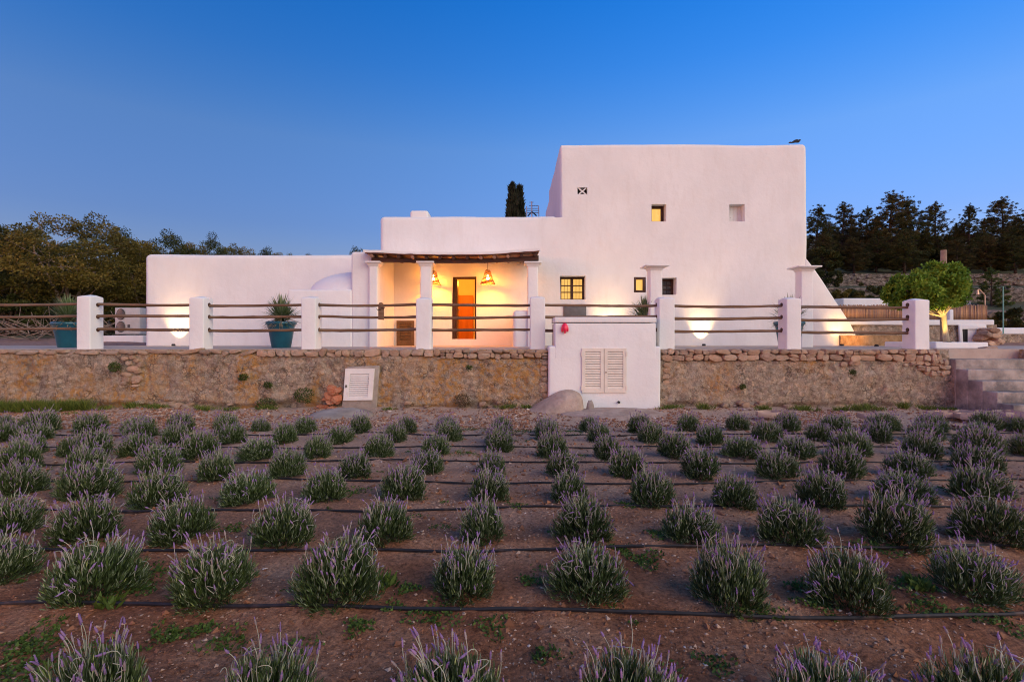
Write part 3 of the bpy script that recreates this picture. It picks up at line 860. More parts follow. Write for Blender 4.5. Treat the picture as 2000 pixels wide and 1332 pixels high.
prof = [(978, 822), (990, 818), (1012, 808), (1036, 796), (1058, 783), (1080, 770), (1094, 763), (1108, 760), (1122, 761), (1134, 766), (1140, 779), (1140, 800), (1137, 818), (1110, 828), (1050, 828)]
Vv = []; nP = len(prof)
for (yy, sc, dz) in ((10.58, 1.0, 0.0), (10.40, 1.0, -0.01), (10.22, 0.97, -0.045), (10.08, 0.90, -0.12), (10.0, 0.80, -0.22)):
    for (px, py) in prof:
        x = PX(px, 10.35); z = max(PZ(py, 10.35) + dz, -0.05)
        xm = PX(1085, 10.35)
        Vv.append((xm + (x - xm) * sc, yy + 0.02 * math.sin(px * 0.13), z * (1 if z < 0 else sc)))
Ff = []
for r in range(4):
    for k in range(nP):
        Ff.append((r*nP+k, r*nP+(k+1) % nP, (r+1)*nP+(k+1) % nP, (r+1)*nP+k))
Ff.append(tuple(4*nP+k for k in range(nP)))
Ff.append(tuple(reversed(range(nP))))
md.add(Vv, Ff)
o = md.build('concrete_mound', M['mound'], None, smooth=True, sharp=80, label='smooth sloping concrete mound leaning against the white utility cabinet', cat='mound')
sub = o.modifiers.new('soften', 'SUBSURF'); sub.levels = 1; sub.render_levels = 1
lump('cobble', PX(1153, 10.2), 10.2, -0.02, 0.088, 0.08, 0.29, M['concrete'], 5, 18, label='upright egg-shaped grey stone beside the concrete mound', cat='stone')
lump('concrete_apron', PX(1205, 9.9), 10.05, -0.03, 1.15, 0.62, 0.13, M['mound'], 9, 40, rough=0.07, label='worn low concrete apron in front of the white utility cabinet', cat='apron')
lump('concrete_lip', PX(665, 9.9), 9.95, -0.04, 0.62, 0.62, 0.17, M['concrete'], 14, 34, rough=0.06, label='low cracked concrete ramp below the small white hatch', cat='apron')
# pale flagstones laid at the right, before the steps
for k, (px, Y) in enumerate([(1850, 9.25), (1885, 9.3), (1925, 9.2), (1960, 9.28), (1990, 9.2), (1900, 8.95), (1700, 9.0), (1500, 9.25)]):
    o = bpy.data.objects.new('flagstone', STONES['paleslab'][k % 14])
    o.location = (PX(px, Y), Y, 0.075); o.scale = (0.42 + 0.1 * (k % 3), 0.10, 0.36); o.rotation_euler = (math.radians(90), 0, 0.5 * k)
    link(o)
    props(o, ['pale flagstone left of the others by the concrete steps', 'second pale flagstone from the left by the steps', 'third pale flagstone from the left by the steps', 'fourth pale flagstone from the left by the steps', 'pale flagstone at the right edge of the picture', 'pale flagstone nearer the lavender than the row by the steps', 'lone pale flagstone lying well left of the concrete steps', 'pale flagstone right of the concrete apron at the wall foot'][k], 'flagstone', 'pale flagstones at the wall foot')

# ================================================================== steps at the right
st = thing('steps', 'grey concrete steps climbing to the terrace at the right end of the rubble wall', 'steps', (10, 10.3, 0))
treads = [(1.055, 10.64), (0.858, 10.36), (0.656, 10.05), (0.47, 9.75), (0.27, 9.44), (0.12, 9.14)]
prev = 11.15
for k, (z, y) in enumerate(treads):
    mm = MB().box(9.22 + 0.006 * k, 10.9, y, 11.15 if k == 0 else treads[k-1][1] + 0.02, -0.05, z - 0.002 * k)
    mm.build('step', M['stepconcrete'], st, bevel=0.016)
sw = thing('low_wall', 'short rubble wall on the right of the concrete steps at the picture edge', 'wall', (11.5, WY, 0))
wl = wall_panel(10.9, 15.0, seed=7); wl.parent = sw; wl.matrix_parent_inverse = Matrix.Translation((-11.5, -WY, 0))
stone_course(sw, 10.9, 13.5, TER - 0.1, 0.11, 0.18, 0.36, proud=0.05)
stone_course(sw, 10.9, 13.5, TER - 0.23, 0.13, 0.18, 0.36, proud=0.05)
for (px, py, w, h) in [(1938, 689, 24, 9), (1968, 687, 30, 8), (1948, 698, 26, 10), (1974, 699, 22, 12), (1940, 680, 26, 9)]:
    Y = 11.25
    put_stone(sw, PX(px, Y), Y, PZ(py, Y), w * Y / 1000, 0.25, h * Y / 1000)
MB().box(9.22, 10.55, 11.12, 11.3, 1.0, TER + 0.01).build('top_riser', M['concrete'], st, bevel=0.012)

# ================================================================== terrace fence: masonry pillars and pole rails
fence = thing('terrace_fence', 'terrace fence of white pillars joined by rough brown pole rails', 'fence', (0, 11.1, TER))
PY0, PY1 = 10.90, 11.27
pil = [(149, 176), (369, 397.5), (588, 616), (812, 841), (1035.5, 1065), (1287.5, 1318), (1536.5, 1565.5), (1787, 1816)]
pxs = []
for i, (a, b_) in enumerate(pil):
    x0, x1 = PX(a, PY0), PX(b_, PY0)
    pxs.append((x0, x1))
    top = PZ([578, 581, 581, 583, 581, 582, 583, 585][i], PY0)
    pobj = rbox('pillar', x0, x1, PY0, PY1, TER - 0.04, top, 0.022, M['plaster_cool'], fence, seg=3, step=0.12, wav=0.006, wf=1.6)
    me = pobj.data                                          # slightly crowned tops
    co = np.empty(len(me.vertices) * 3); me.vertices.foreach_get('co', co); co = co.reshape(-1, 3)
    cxm, cym = (x0 + x1) / 2, (PY0 + PY1) / 2
    up = np.clip((co[:, 2] - (top - 0.05)) / 0.05, 0, 1)
    rr = ((co[:, 0] - cxm) / ((x1 - x0) / 2)) ** 2 * 0.6 + ((co[:, 1] - cym) / ((PY1 - PY0) / 2)) ** 2
    co[:, 2] += up * 0.035 * np.clip(1 - rr, -0.6, 1)
    me.vertices.foreach_set('co', co.ravel()); me.update()
def rail(xa, xb, z, seed, r=0.030):
    rnd = random.Random(seed)
    n = max(8, int((xb - xa) / 0.16))
    pts = []; rad = []
    t0, t1 = rnd.uniform(0.9, 1.12), rnd.uniform(0.85, 1.05)
    ph = rnd.uniform(0, 9)
    for k in range(n + 1):
        t = k / n; x = xa + (xb - xa) * t
        pts.append((x, 11.10 + 0.012 * math.sin(2.1 * x + ph), z - 0.012 * math.sin(math.pi * t) + 0.009 * math.sin(1.7 * x + ph * 2) + rnd.uniform(-0.003, 0.003)))
        rad.append(r * (t0 * (1 - t) + t1 * t) * rnd.uniform(0.90, 1.10))
    MB().tube(pts, rad, 8).build('rail', M['wood'], fence, smooth=True, sharp=70)
RZ = [2.215, 1.955, 1.675]
bays = [(-15.0, pxs[0][0] + 0.05)] + [(pxs[i][1] - 0.05, pxs[i+1][0] + 0.05) for i in range(7)]
for bi, (xa, xb) in enumerate(bays):
    for k in range(3):
        if bi == 5 and k > 0 and False: continue
        dz = (0.015 if bi < 2 else 0.0) - (0.05 if bi >= 7 else 0.025 if bi == 6 else 0.0)
        rail(xa, xb, RZ[k] + dz + random.uniform(-0.012, 0.012), 500 + bi * 7 + k)
# dark discs round the rail ends, coloured to pass for shaded recesses
for i in range(8):
    side = 1 if pxs[i][0] < 0 else -1
    xs_ = pxs[i][1] if side > 0 else pxs[i][0]
    for k in range(3):
        if i in (3, 4): continue
        MB().tube([(xs_ - 0.004 * side, 11.10, RZ[k]), (xs_ + 0.012 * side, 11.10, RZ[k])], 0.044, 10).build('dark_recess_disc', M['darkwood'], fence)

pl = thing('nailed_plaque', 'short weathered wooden plaque nailed upright across two fence rails before the porch', 'plaque', (PX(744, 11.05), 11.05, 1.9))
m = MB(); x0, x1 = PX(739, 11.05), PX(750, 11.05)
m.prism([(x0, PZ(624, 11.05)), (x1, PZ(625, 11.05)), (x1, PZ(595, 11.05)), ((x0+x1)/2 + 0.02, PZ(591, 11.05)), ((x0+x1)/2 - 0.03, PZ(591, 11.05)), (x0, PZ(595, 11.05))], 11.035, 11.062)
m.build('board', M['wood'], pl, bevel=0.004)
for (px, py, s_) in ((738, 605, -1), (751, 601, 1)):
    MB().tube([(PX(744, 11.03), 11.028, PZ(py, 11.03)), (PX(px, 11.03), 11.02, PZ(py + 1, 11.03)), (PX(px + s_ * 1.5, 11.03), 11.0, PZ(py - 2, 11.03))], 0.007, 6).build('hook', M['darkwood'], pl)

# ================================================================== the house
HY = 15.6
house = thing('farmhouse', 'white flat-roofed lime-plastered farmhouse with a tall block, porch and lower left wing', 'house', (0, HY, TER))
def hX(px): return PX(px, HY)
def hZ(py): return PZ(py, HY)
win = {  # openings in photograph columns and rows, and their depth in metres
 'big': (1094.5, 1144, 539, 585.5, 0.42), 'small': (1237.5, 1261, 541, 571, 0.10), 'mid': (1288, 1321.5, 543, 576, 0.42),
 'upper': (1272, 1300.5, 399, 433, 0.34), 'niche': (1424.5, 1455, 399, 433, 0.30), 'vent': (1128, 1147, 367, 380.5, 0.20)}
def hole(k):
    a, b_, c_, d_, dep = win[k]
    return (hX(a), hX(b_), hZ(d_), hZ(c_), dep)
TX0, TX1, TZ1 = hX(1095), hX(1580), hZ(281)
MZ1 = hZ(422.5)                                            # roof edge of the middle block
XJ = 0.94                                                  # where the two facades run into each other
def tower_map(P_):
    up = P_[:, 2] > MZ1 - 0.06
    lowfront = (~up) & (P_[:, 0] < 1.2) & (P_[:, 1] < HY + 0.2)
    P_[:, 1] = np.where(lowfront & (P_[:, 0] > XJ + 0.002), HY, P_[:, 1])
    xm = np.interp(P_[:, 0], [XJ, 1.93], [TX0, 1.93])
    P_[:, 0] = np.where(up & (P_[:, 0] < 1.93), xm, P_[:, 0])
    t = np.clip((P_[:, 2] - 1.2) / 6.2, 0, 1)
    P_[:, 0] = P_[:, 0] - 0.07 * t ** 2 * np.clip((P_[:, 0] - 6) / 3, 0, 1)
    return P_
rbox('tall_block', XJ, TX1, HY, 20.5, 1.0, TZ1, 0.13, M['plaster'], house, seg=5, step=0.32, wav=0.035,
     holes=[hole(k) for k in win], remap=tower_map, zextra=(MZ1 - 0.07, MZ1 - 0.05))
rbox('rear_block', TX0 + 0.02, TX1 - 0.3, 20.3, 22.8, 1.0, PZ(384, 20.5), 0.16, M['plaster'], house, seg=4, step=0.5, wav=0.03)
# middle block behind the porch, with the doorway
door = (hX(883.5), hX(930.5), hZ(662.5), hZ(540), 0.30)
rbox('middle_block', hX(742), XJ + 0.45, HY + 0.002, 15.95, 1.0, MZ1, 0.14, M['plaster'], house, seg=5, step=0.32, wav=0.035, holes=[(*door[:4], 0.35)])
rbox('middle_block', hX(742) + 0.01, XJ + 0.6, 18.6, 22.0, 1.0, MZ1 - 0.02, 0.14, M['plaster'], house, seg=5, step=0.5, wav=0.03)
MB().box(hX(742) + 0.25, XJ + 0.52, 15.97, 21.7, MZ1 - 0.30, MZ1 - 0.012).build('bounce_cut_slab', M['stepconcrete'], house)  # unseen dark slab, added to cut roof bounce onto the tall block's side
# lower left wing
rbox('left_wing', hX(279.5), hX(748), HY + 0.03, 21.0, 1.0, hZ(496.5), 0.15, M['plaster'], house, seg=5, step=0.32, wav=0.04)
# chimney block on the roof
rbox('chimney', PX(803, 15.9), PX(838, 15.9), 15.75, 16.35, MZ1 - 0.2, PZ(413.5, 15.9), 0.07, M['plaster'], house, seg=4, step=0.2, wav=0.02)
# porch: side wall, columns, beam, rafters, roof
FY = 13.65
def fX(px): return PX(px, FY)
def fZ(py): return PZ(py, FY)
rbox('porch_side_wall', fX(683), -3.60, FY + 0.10, HY + 0.1, 1.0, fZ(490), 0.07, M['plaster'], house, seg=4, step=0.3, wav=0.02)
# bread oven built against the side wall
rbox('oven_base', fX(559), fX(684.5), FY + 0.098, HY + 0.1, 1.0, fZ(565), 0.05, M['plaster_cool'], house, seg=3, step=0.3, wav=0.02)
V = []; F = []
nA, nB = 36, 14
ocx, ocy, ocz = fX(690), 14.75, fZ(567)
for j in range(nB + 1):
    ph = math.pi / 2 * j / nB
    for k in range(nA):
        a = 2 * math.pi * k / nA
        V.append((ocx + 1.56 * math.cos(a) * math.cos(ph) ** 0.9, ocy + 0.88 * math.sin(a) * math.cos(ph), ocz + 0.62 * math.sin(ph)))
for j in range(nB):
    for k in range(nA): F.append((j*nA+k, j*nA+(k+1) % nA, (j+1)*nA+(k+1) % nA, (j+1)*nA+k))
V = [(min(x, fX(690)), y, z) for x, y, z in V]
mobj('oven_dome', raw_mesh('oven_dome', V, F, M['plaster_cool'], True, sharp=60), house)

def column(parent, xa, xb, Y0, dep, ztop, cap_out, cap_h, name='column', bevelled=True):
    xm = (xa + xb) / 2
    s_ = rbox(name, xa, xb, Y0, Y0 + dep, 1.1, ztop - cap_h, 0.03, M['plaster'], parent, seg=3, step=0.25, wav=0.008, wf=1.2)
    m = MB()
    n = 4
    prof = [(0.0, ztop - cap_h - 0.03), (0.012, ztop - cap_h - 0.026), (0.022, ztop - cap_h + 0.012), (cap_out * 0.40, ztop - cap_h + 0.028), (cap_out * 0.45, ztop - cap_h * 0.52), (cap_out * 0.95, ztop - cap_h * 0.44), (cap_out, ztop - cap_h * 0.40), (cap_out, ztop)]
    V = []; F = []
    for (e, z) in prof:
        e += 0.003
        V += [(xa - e, Y0 - e, z), (xb + e, Y0 - e, z), (xb + e, Y0 + dep + e, z), (xa - e, Y0 + dep + e, z)]
    for r in range(len(prof) - 1):
        for k in range(4): F.append((r*4+k, r*4+(k+1) % 4, (r+1)*4+(k+1) % 4, (r+1)*4+k))
    L = (len(prof) - 1) * 4
    F += [(3, 2, 1, 0), (L, L+1, L+2, L+3)]
    m.add(V, F)
    m.build('capital', M['plaster'], s_, bevel=0.006)
    return s_
column(house, fX(721), fX(737.5), FY - 0.02, 0.30, fZ(511), 0.09, 0.10)
column(house, fX(820.5), fX(842), FY - 0.02, 0.30, fZ(511), 0.085, 0.10)
column(house, fX(1030.5), fX(1051), FY - 0.02, 0.30, fZ(511.5), 0.085, 0.10)

# roof: a warped slab on rafters over one heavy beam
def sag(x): 
    t = (x - fX(722)) / (fX(1053) - fX(722)); return -0.055 * math.sin(math.pi * min(max(t, 0), 1)) + 0.045 * max(0, t - 0.7) / 0.3
rx0, rx1 = fX(722), fX(1053.5)
n = 26
def strip(name, mat, y0, y1, zlo0, zhi0, zlo1, zhi1, xa, xb, parent, amp=1.0, jit=0.0):
    V = []; F = []
    for k in range(n + 1):
        x = xa + (xb - xa) * k / n; s_ = sag(x) * amp
        j = random.uniform(-jit, jit)
        V += [(x, y0, zlo0 + s_ + j), (x, y0, zhi0 + s_ + j), (x, y1, zhi1), (x, y1, zlo1)]
    for k in range(n):
        for q in range(4): F.append((k*4+q, k*4+(q+1) % 4, k*4+4+(q+1) % 4, k*4+4+q))
    F += [(0, 1, 2, 3), tuple(reversed((n*4, n*4+1, n*4+2, n*4+3)))]
    F = [tuple(reversed(f)) for f in F]
    return MB().add(V, F).build(name, mat, parent, smooth=True, sharp=40)
roof = strip('porch_roof', M['plaster'], FY - 0.24, HY + 0.1, fZ(497.5) + 0.02, fZ(497.5) + 0.085, 3.90, 4.02, rx0 - 0.10, rx1, house, 1.0, 0.008)
strip('ceiling_boards', M['redwood'], FY - 0.22, HY + 0.05, fZ(497.5) - 0.005, fZ(497.5) + 0.018, 3.875, 3.897, rx0 - 0.06, rx1 - 0.02, roof)
strip('beam', M['darkwood'], FY - 0.02, FY + 0.24, fZ(510.8), fZ(502.5), fZ(510.8), fZ(502.5), rx0 + 0.05, rx1 - 0.02, roof)
for k in range(13):
    x = rx0 + 0.10 + (rx1 - rx0 - 0.22) * k / 12
    zz = fZ(497.5) - 0.058 + sag(x)
    MB().tube([(x, FY - 0.19 + random.uniform(-0.03, 0.02), zz), (x + random.uniform(-0.02, 0.02), FY + 1.0, zz + 0.075), (x, HY - 0.02, 3.815)], [0.046, 0.05, 0.05], 8).build('rafter', M['rafter'] if k in (0, 8, 9, 10, 3) else M['darkwood'], roof, smooth=True)
# low curved bench wall at the right end of the porch
rbox('bench_wall', PX(1002, 13.8), PX(1034, 13.8), 13.72, 15.5, 1.1, PZ(606, 13.8), 0.10, M['plaster'], house, seg=4, step=0.2, wav=0.02)

# room behind the doorway, lit from inside
RX0, RX1 = door[0] - 1.2, door[1] + 1.3
rm = MB()
RZ0, RZ1 = door[2] - 0.02, 3.75
def q(*p):
    n0 = len(rm.V); rm.V.extend(p); rm.F.append((n0, n0+1, n0+2, n0+3))
ya, yb = 15.96, 18.5
q((RX0, yb, RZ0), (RX0, yb, RZ1), (RX1, yb, RZ1), (RX1, yb, RZ0))
q((RX0, ya, RZ0), (RX0, ya, RZ1), (RX0, yb, RZ1), (RX0, yb, RZ0))
q((RX1, ya, RZ0), (RX1, yb, RZ0), (RX1, yb, RZ1), (RX1, ya, RZ1))
q((RX0, ya, RZ1), (RX1, ya, RZ1), (RX1, yb, RZ1), (RX0, yb, RZ1))
q((RX0, ya, RZ0), (RX0, yb, RZ0), (RX1, yb, RZ0), (RX1, ya, RZ0))
rm.build('room', M['roomwall'], house)
MB().box(PX(893, 18.4), PX(924, 18.4), 18.36, 18.47, RZ0, PZ(577, 18.4)).build('inner_door', M['orangedoor'], house, bevel=0.01)
# roof and side walls closing the middle block over the room
rbox('middle_block', hX(742) + 0.012, RX0 - 0.02, 15.90, 18.7, 1.0, MZ1 - 0.02, 0.05, M['plaster'], house, seg=2, step=0.5)
rbox('middle_block', RX1 + 0.02, XJ + 0.4, 15.90, 18.7, 1.0, MZ1 - 0.02, 0.05, M['plaster'], house, seg=2, step=0.5)
rbox('middle_block', RX0 - 0.1, RX1 + 0.1, 15.90, 18.7, RZ1 + 0.02, MZ1 - 0.03, 0.05, M['plaster'], house, seg=2, step=0.5)
# door frame and the leaf standing open
d0, d1, dz0, dz1, _ = door
f = MB(); t = 0.075
f.box(d0, d0 + t, HY + 0.06, HY + 0.14, dz0, dz1); f.box(d1 - t * 0.7, d1, HY + 0.06, HY + 0.14, dz0, dz1)
f.box(d0 + t, d1 - t * 0.7, HY + 0.062, HY + 0.138, dz1 - t, dz1)
df = f.build('door_frame', M['frame'], house, bevel=0.006)
lf = MB().box(d0 + t + 0.004, d0 + t + 0.05, HY + 0.10, HY + 0.62, dz0 + 0.01, dz1 - t - 0.005).build('door_leaf', M['frame'], df, bevel=0.006)
MB().tube([(d0 + t + 0.05, HY + 0.5, dz0 + 0.92), (d0 + t + 0.10, HY + 0.5, dz0 + 0.92), (d0 + t + 0.10, HY + 0.42, dz0 + 0.92)], 0.012, 6).build('door_handle', M['metal'], df)
# the wall's thickness seen in the doorway has no back: open it to the room
mb = [o for o in bpy.data.objects if o.name == 'middle_block'][0]
bm = bmesh.new(); bm.from_mesh(mb.data)
kill = []
for fc in bm.faces:
    c_ = fc.calc_center_median()
    if d0 < c_.x < d1 and dz0 < c_.z < dz1 and c_.y > HY + 0.3: kill.append(fc)
bmesh.ops.delete(bm, geom=kill, context='FACES')
bm.to_mesh(mb.data); bm.free()

# louvred brown cupboard door low in the porch wall
sx0, sx1, sz0, sz1 = PX(775, HY - 0.01), PX(809, HY - 0.01), 1.266, PZ(626.5, HY - 0.01)
f = MB(); ys = HY - 0.045; t = 0.10
f.box(sx0, sx0 + t, ys, HY + 0.01, sz0, sz1); f.box(sx1 - t, sx1, ys, HY + 0.01, sz0, sz1)
f.box(sx0 + t, sx1 - t, ys + 0.002, HY + 0.01, sz0, sz0 + 0.13); f.box(sx0 + t, sx1 - t, ys + 0.002, HY + 0.01, sz1 - 0.09, sz1)
so = f.build('louvred_door', M['brownshutter'], house)
for k in range(12):
    z0 = sz0 + 0.13 + (sz1 - sz0 - 0.22) * k / 12; h = (sz1 - sz0 - 0.22) / 12
    MB().add([(sx0 + t, ys + 0.004, z0), (sx1 - t, ys + 0.004, z0), (sx1 - t, ys + 0.028, z0 + h * 0.95), (sx0 + t, ys + 0.028, z0 + h * 0.95), (sx0 + t, ys + 0.012, z0 - 0.006), (sx1 - t, ys + 0.012, z0 - 0.006), (sx1 - t, ys + 0.034, z0 + h * 0.8), (sx0 + t, ys + 0.034, z0 + h * 0.8)],
             [(0,1,2,3), (7,6,5,4), (0,4,5,1), (2,6,7,3), (1,5,6,2), (0,3,7,4)]).build('slat', M['brownshutter'], so)

# windows
def window(k, cols, rows, frame_t, pane_mat, x_trim=0.0, inset=None, bars=True):
    x0, x1, z0, z1, dep = hole(k)
    y = HY + (inset if inset is not None else dep - 0.10)
    x1 -= x_trim
    f = MB(); t = frame_t
    f.box(x0 + 0.004, x0 + t, y, y + 0.06, z0 + 0.004, z1 - 0.004); f.box(x1 - t, x1 - 0.004, y, y + 0.06, z0 + 0.004, z1 - 0.004)
    f.box(x0 + t, x1 - t, y + 0.002, y + 0.058, z0 + 0.004, z0 + t * 0.8); f.box(x0 + t, x1 - t, y + 0.002, y + 0.058, z1 - t, z1 - 0.004)
    w = f.build('window', M['frame'], house, bevel=0.004)
    a0, a1, c0, c1 = x0 + t, x1 - t, z0 + t * 0.8, z1 - t
    mull = 0.085 if cols == 2 else 0
    xs_ = [(a0, a1)] if cols == 1 else [(a0, (a0+a1)/2 - mull/2), ((a0+a1)/2 + mull/2, a1)]
    if cols == 2: MB().box((a0+a1)/2 - mull/2, (a0+a1)/2 + mull/2, y - 0.004, y + 0.055, c0, c1).build('mullion', M['frame'], w)
    bt = 0.030
    for (p0, p1) in xs_:
        for r in range(rows):
            q0 = c0 + (c1 - c0) * r / rows + (bt/2 if r else 0); q1 = c0 + (c1 - c0) * (r+1) / rows - (bt/2 if r < rows-1 else 0)
            MB().box(p0, p1, y + 0.028, y + 0.034, q0, q1).build('pane', M['glass'], w)
            if r < rows - 1: MB().box(p0, p1, y + 0.004, y + 0.05, q1, q1 + bt).build('glazing_bar', M['frame'], w)
        if rows == 3:
            for u in (1/3, 2/3):
                xb_ = p0 + (p1 - p0) * u
                MB().tube([(xb_, y + 0.045, c0), (xb_, y + 0.045, c1)], 0.006, 6).build('grille_rod', M['frame'], w)
    MB().box(a0 - 0.01, a1 + 0.01, y + 0.064, y + 0.074, c0 - 0.01, c1 + 0.01).build('curtain', pane_mat, w)
    return w
window('big', 2, 3, 0.062, M['curtain'])
window('small', 1, 1, 0.080, M['curtain'], inset=0.015)
window('mid', 1, 3, 0.07, M['curtain_red'], x_trim=0.0)
window('upper', 1, 1, 0.080, M['curtain'])
# closed white shutter in the niche
x0, x1, z0, z1, dep = hole('niche')
sn = MB().box(x0 + 0.003, x1 - 0.003, HY + dep - 0.05, HY + dep - 0.01, z0 + 0.003, z1 - 0.003).build('white_shutter', M['whitepaint'], house, bevel=0.006)
for k in range(4):
    xx = x0 + (x1 - x0) * (k + 0.5) / 4
    MB().box(xx - 0.052, xx + 0.052, HY + dep - 0.062, HY + dep - 0.049, z0 + 0.012, z1 - 0.012).build('slat', M['whitepaint'], sn)
# pierced vent: four petals cut by a cross of plaster
x0, x1, z0, z1, dep = hole('vent')
cx, cz = (x0 + x1) / 2, (z0 + z1) / 2; hw, hh = (x1 - x0) / 2, (z1 - z0) / 2
m = MB()
def arc(pts, wd):
    L = []; R = []
    for i, (x, z) in enumerate(pts):
        a = pts[max(i-1, 0)]; b_ = pts[min(i+1, len(pts)-1)]
        dx, dz = b_[0] - a[0], b_[1] - a[1]; l = math.hypot(dx, dz) or 1
        L.append((x - dz / l * wd, z + dx / l * wd)); R.append((x + dz / l * wd, z - dx / l * wd))
    m.prism(R + L[::-1], HY + 0.012, HY + 0.06)
for s_ in (1, -1):
    pts = []
    for k in range(11):
        u = -1 + 2 * k / 10
        pts.append((cx + u * hw * 0.80, cz + s_ * (0.016 + (hh - 0.004) * abs(u) ** 1.7)))
    arc(pts, 0.017)
m.build('vent_tile', M['plaster'], house)
MB().box(x0, x1, HY + dep - 0.03, HY + dep - 0.02, z0, z1).build('vent_dark', M['black'], house)
# grey meter door
MB().box(PX(1100.5, HY - 0.03), PX(1145, HY - 0.03), HY - 0.035, HY + 0.04, PZ(640, HY), PZ(595.5, HY - 0.03)).build('meter_door', M['greyboard'], house, bevel=0.008)
# sloping buttress at the right corner
bp = [(1572, 690), (1679, 690), (1676.5, 668), (1671, 650), (1663, 634), (1648, 610), (1626, 577), (1606, 546), (1588, 520), (1572, 500)]
m = MB(); m.prism([(PX(x, HY + 0.02), PZ(y, HY + 0.02)) for x, y in bp], HY + 0.02, 18.2)
m.build('buttress', M['plaster'], house, bevel=0.05)

# free-standing masonry columns
for (xa, xb, py, Y, lab) in ((1269.5, 1294, 518, 13.3, 'white square column with moulded cap standing behind the utility cabinet'), (1565, 1589, 520, 13.3, 'white square column with moulded cap standing before the sloping buttress')):
    t = thing('masonry_column', lab, 'column', (PX((xa + xb) / 2, Y), Y, TER), 'free-standing terrace columns')
    column(t, PX(xa, Y), PX(xb, Y), Y, 0.30, PZ(py, Y), 0.14, 0.09)

# ------------------------------------------------------------------ lamps
def lamp(name, kind, loc, energy, color, aim=None, size=None, radius=0.05, blend=0.6):
    d = bpy.data.lights.new(name, kind); d.energy = energy; d.color = color
    d.shadow_soft_size = radius
    if kind == 'SPOT': d.spot_size = math.radians(size); d.spot_blend = blend
    o = bpy.data.objects.new(name, d); COL.objects.link(o); o.location = loc
    if aim is not None: o.rotation_euler = (Vector(loc) - Vector(aim)).to_track_quat('Z', 'Y').to_euler()
    return o
WARM = (1.0, 0.33, 0.03)
lamp('room_light', 'POINT', (door[0] + 0.2, 17.0, 3.35), 20, (1.0, 0.33, 0.03), radius=0.12)

def pendant(X, Y, label):
    zt, zb = PZ(530, 15.25), PZ(558, 15.25)
    t = thing('pendant_lamp', label, 'lamp', (X, Y, zt), 'wicker pendant lamps in the porch')
    MB().tube([(X, Y, zt), (X, Y, 3.82)], 0.006, 6).build('cord', M['black'], t)
    prof = [(0.055, zt), (0.085, zt - 0.05), (0.105, zt - 0.13), (0.135, zt - 0.22), (0.165, zt - 0.31), (0.21, zt - 0.40)]
    MB().lathe([(0.0, zt + 0.012), (0.058, zt + 0.008), (0.058, zt - 0.012), (0.0, zt - 0.015)], (X, Y, 0), 16, False).build('cap', M['wicker'], t)
    # woven from rings with gaps and slanting withies
    sh = MB()
    nr = 15
    for k in range(nr):
        u = k / (nr - 1); z = zt - 0.40 * u
        r = float(np.interp(zt - z, [0, 0.05, 0.13, 0.22, 0.31, 0.40], [p[0] for p in prof]))
        ring = [(X + r * (1 + 0.02 * math.sin(3 * a + k)) * math.cos(a), Y + r * math.sin(a), z + 0.010 * math.sin(2 * a + k * 1.3)) for a in [2 * math.pi * i / 20 for i in range(21)]]
        sh.tube(ring, 0.0095 if k < nr - 1 else 0.012, 5, False)
    shade = sh.build('shade', M['wicker'], t, smooth=True)
    ri = MB()
    for i in range(14):
        a0 = 2 * math.pi * i / 14
        ri.tube([(X + (p[0] + 0.004) * math.cos(a0 + 0.10 * q_), Y + (p[0] + 0.004) * math.sin(a0 + 0.10 * q_), p[1]) for q_, p in enumerate(prof)], 0.007, 5)
    ri.build('withies', M['wicker'], shade, smooth=True)
    MB().lathe([(0.0, zt - 0.12), (0.018, zt - 0.13), (0.018, zt - 0.17), (0.038, zt - 0.21), (0.042, zt - 0.24), (0.03, zt - 0.275), (0.0, zt - 0.285)], (X, Y, 0), 12, False).build('bulb', M['bulb'], t, smooth=True)
    lamp('pendant_light', 'POINT', (X, Y, zt - 0.30), 27, WARM, radius=0.06)
pendant(PX(846.5, 15.2), 15.2, 'wicker pendant lamp half hidden behind the middle porch column')
pendant(PX(952.5, 15.05), 15.05, 'wicker pendant lamp hanging to the right of the open door')

def uplight(X, Y, label, energy=46, aim_dy=0.36, size=76, z=TER, color=(1.0, 0.60, 0.26)):
    t = thing('ground_spotlight', label, 'spotlight', (X, Y, z), 'ground spotlights along the terrace')
    MB().lathe([(0.0, z - 0.001), (0.055, z), (0.058, z + 0.012), (0.045, z + 0.05), (0.047, z + 0.058), (0.040, z + 0.058), (0.038, z + 0.045)], (X, Y, 0), 16, False).build('housing', M['black'], t, smooth=True)
    MB().lathe([(0.0, z + 0.046), (0.037, z + 0.046)], (X, Y, 0), 16, False).build('lens', M['lens'], t)
    lamp('spot_light', 'SPOT', (X, Y, z + 0.07), energy, color, (X, Y + aim_dy, z + 1.0), size, 0.03, 1.0)
uplight(hX(349), HY - 0.24, 'small spotlight throwing warm light up the lower left wing')
uplight(hX(1369), HY - 0.24, 'small spotlight throwing warm light up the tall block')
uplight(hX(1190), HY - 0.30, 'small spotlight hidden behind the white utility cabinet', 60)
uplight(hX(1632), HY - 0.30, 'small spotlight at the foot of the sloping buttress', 9)

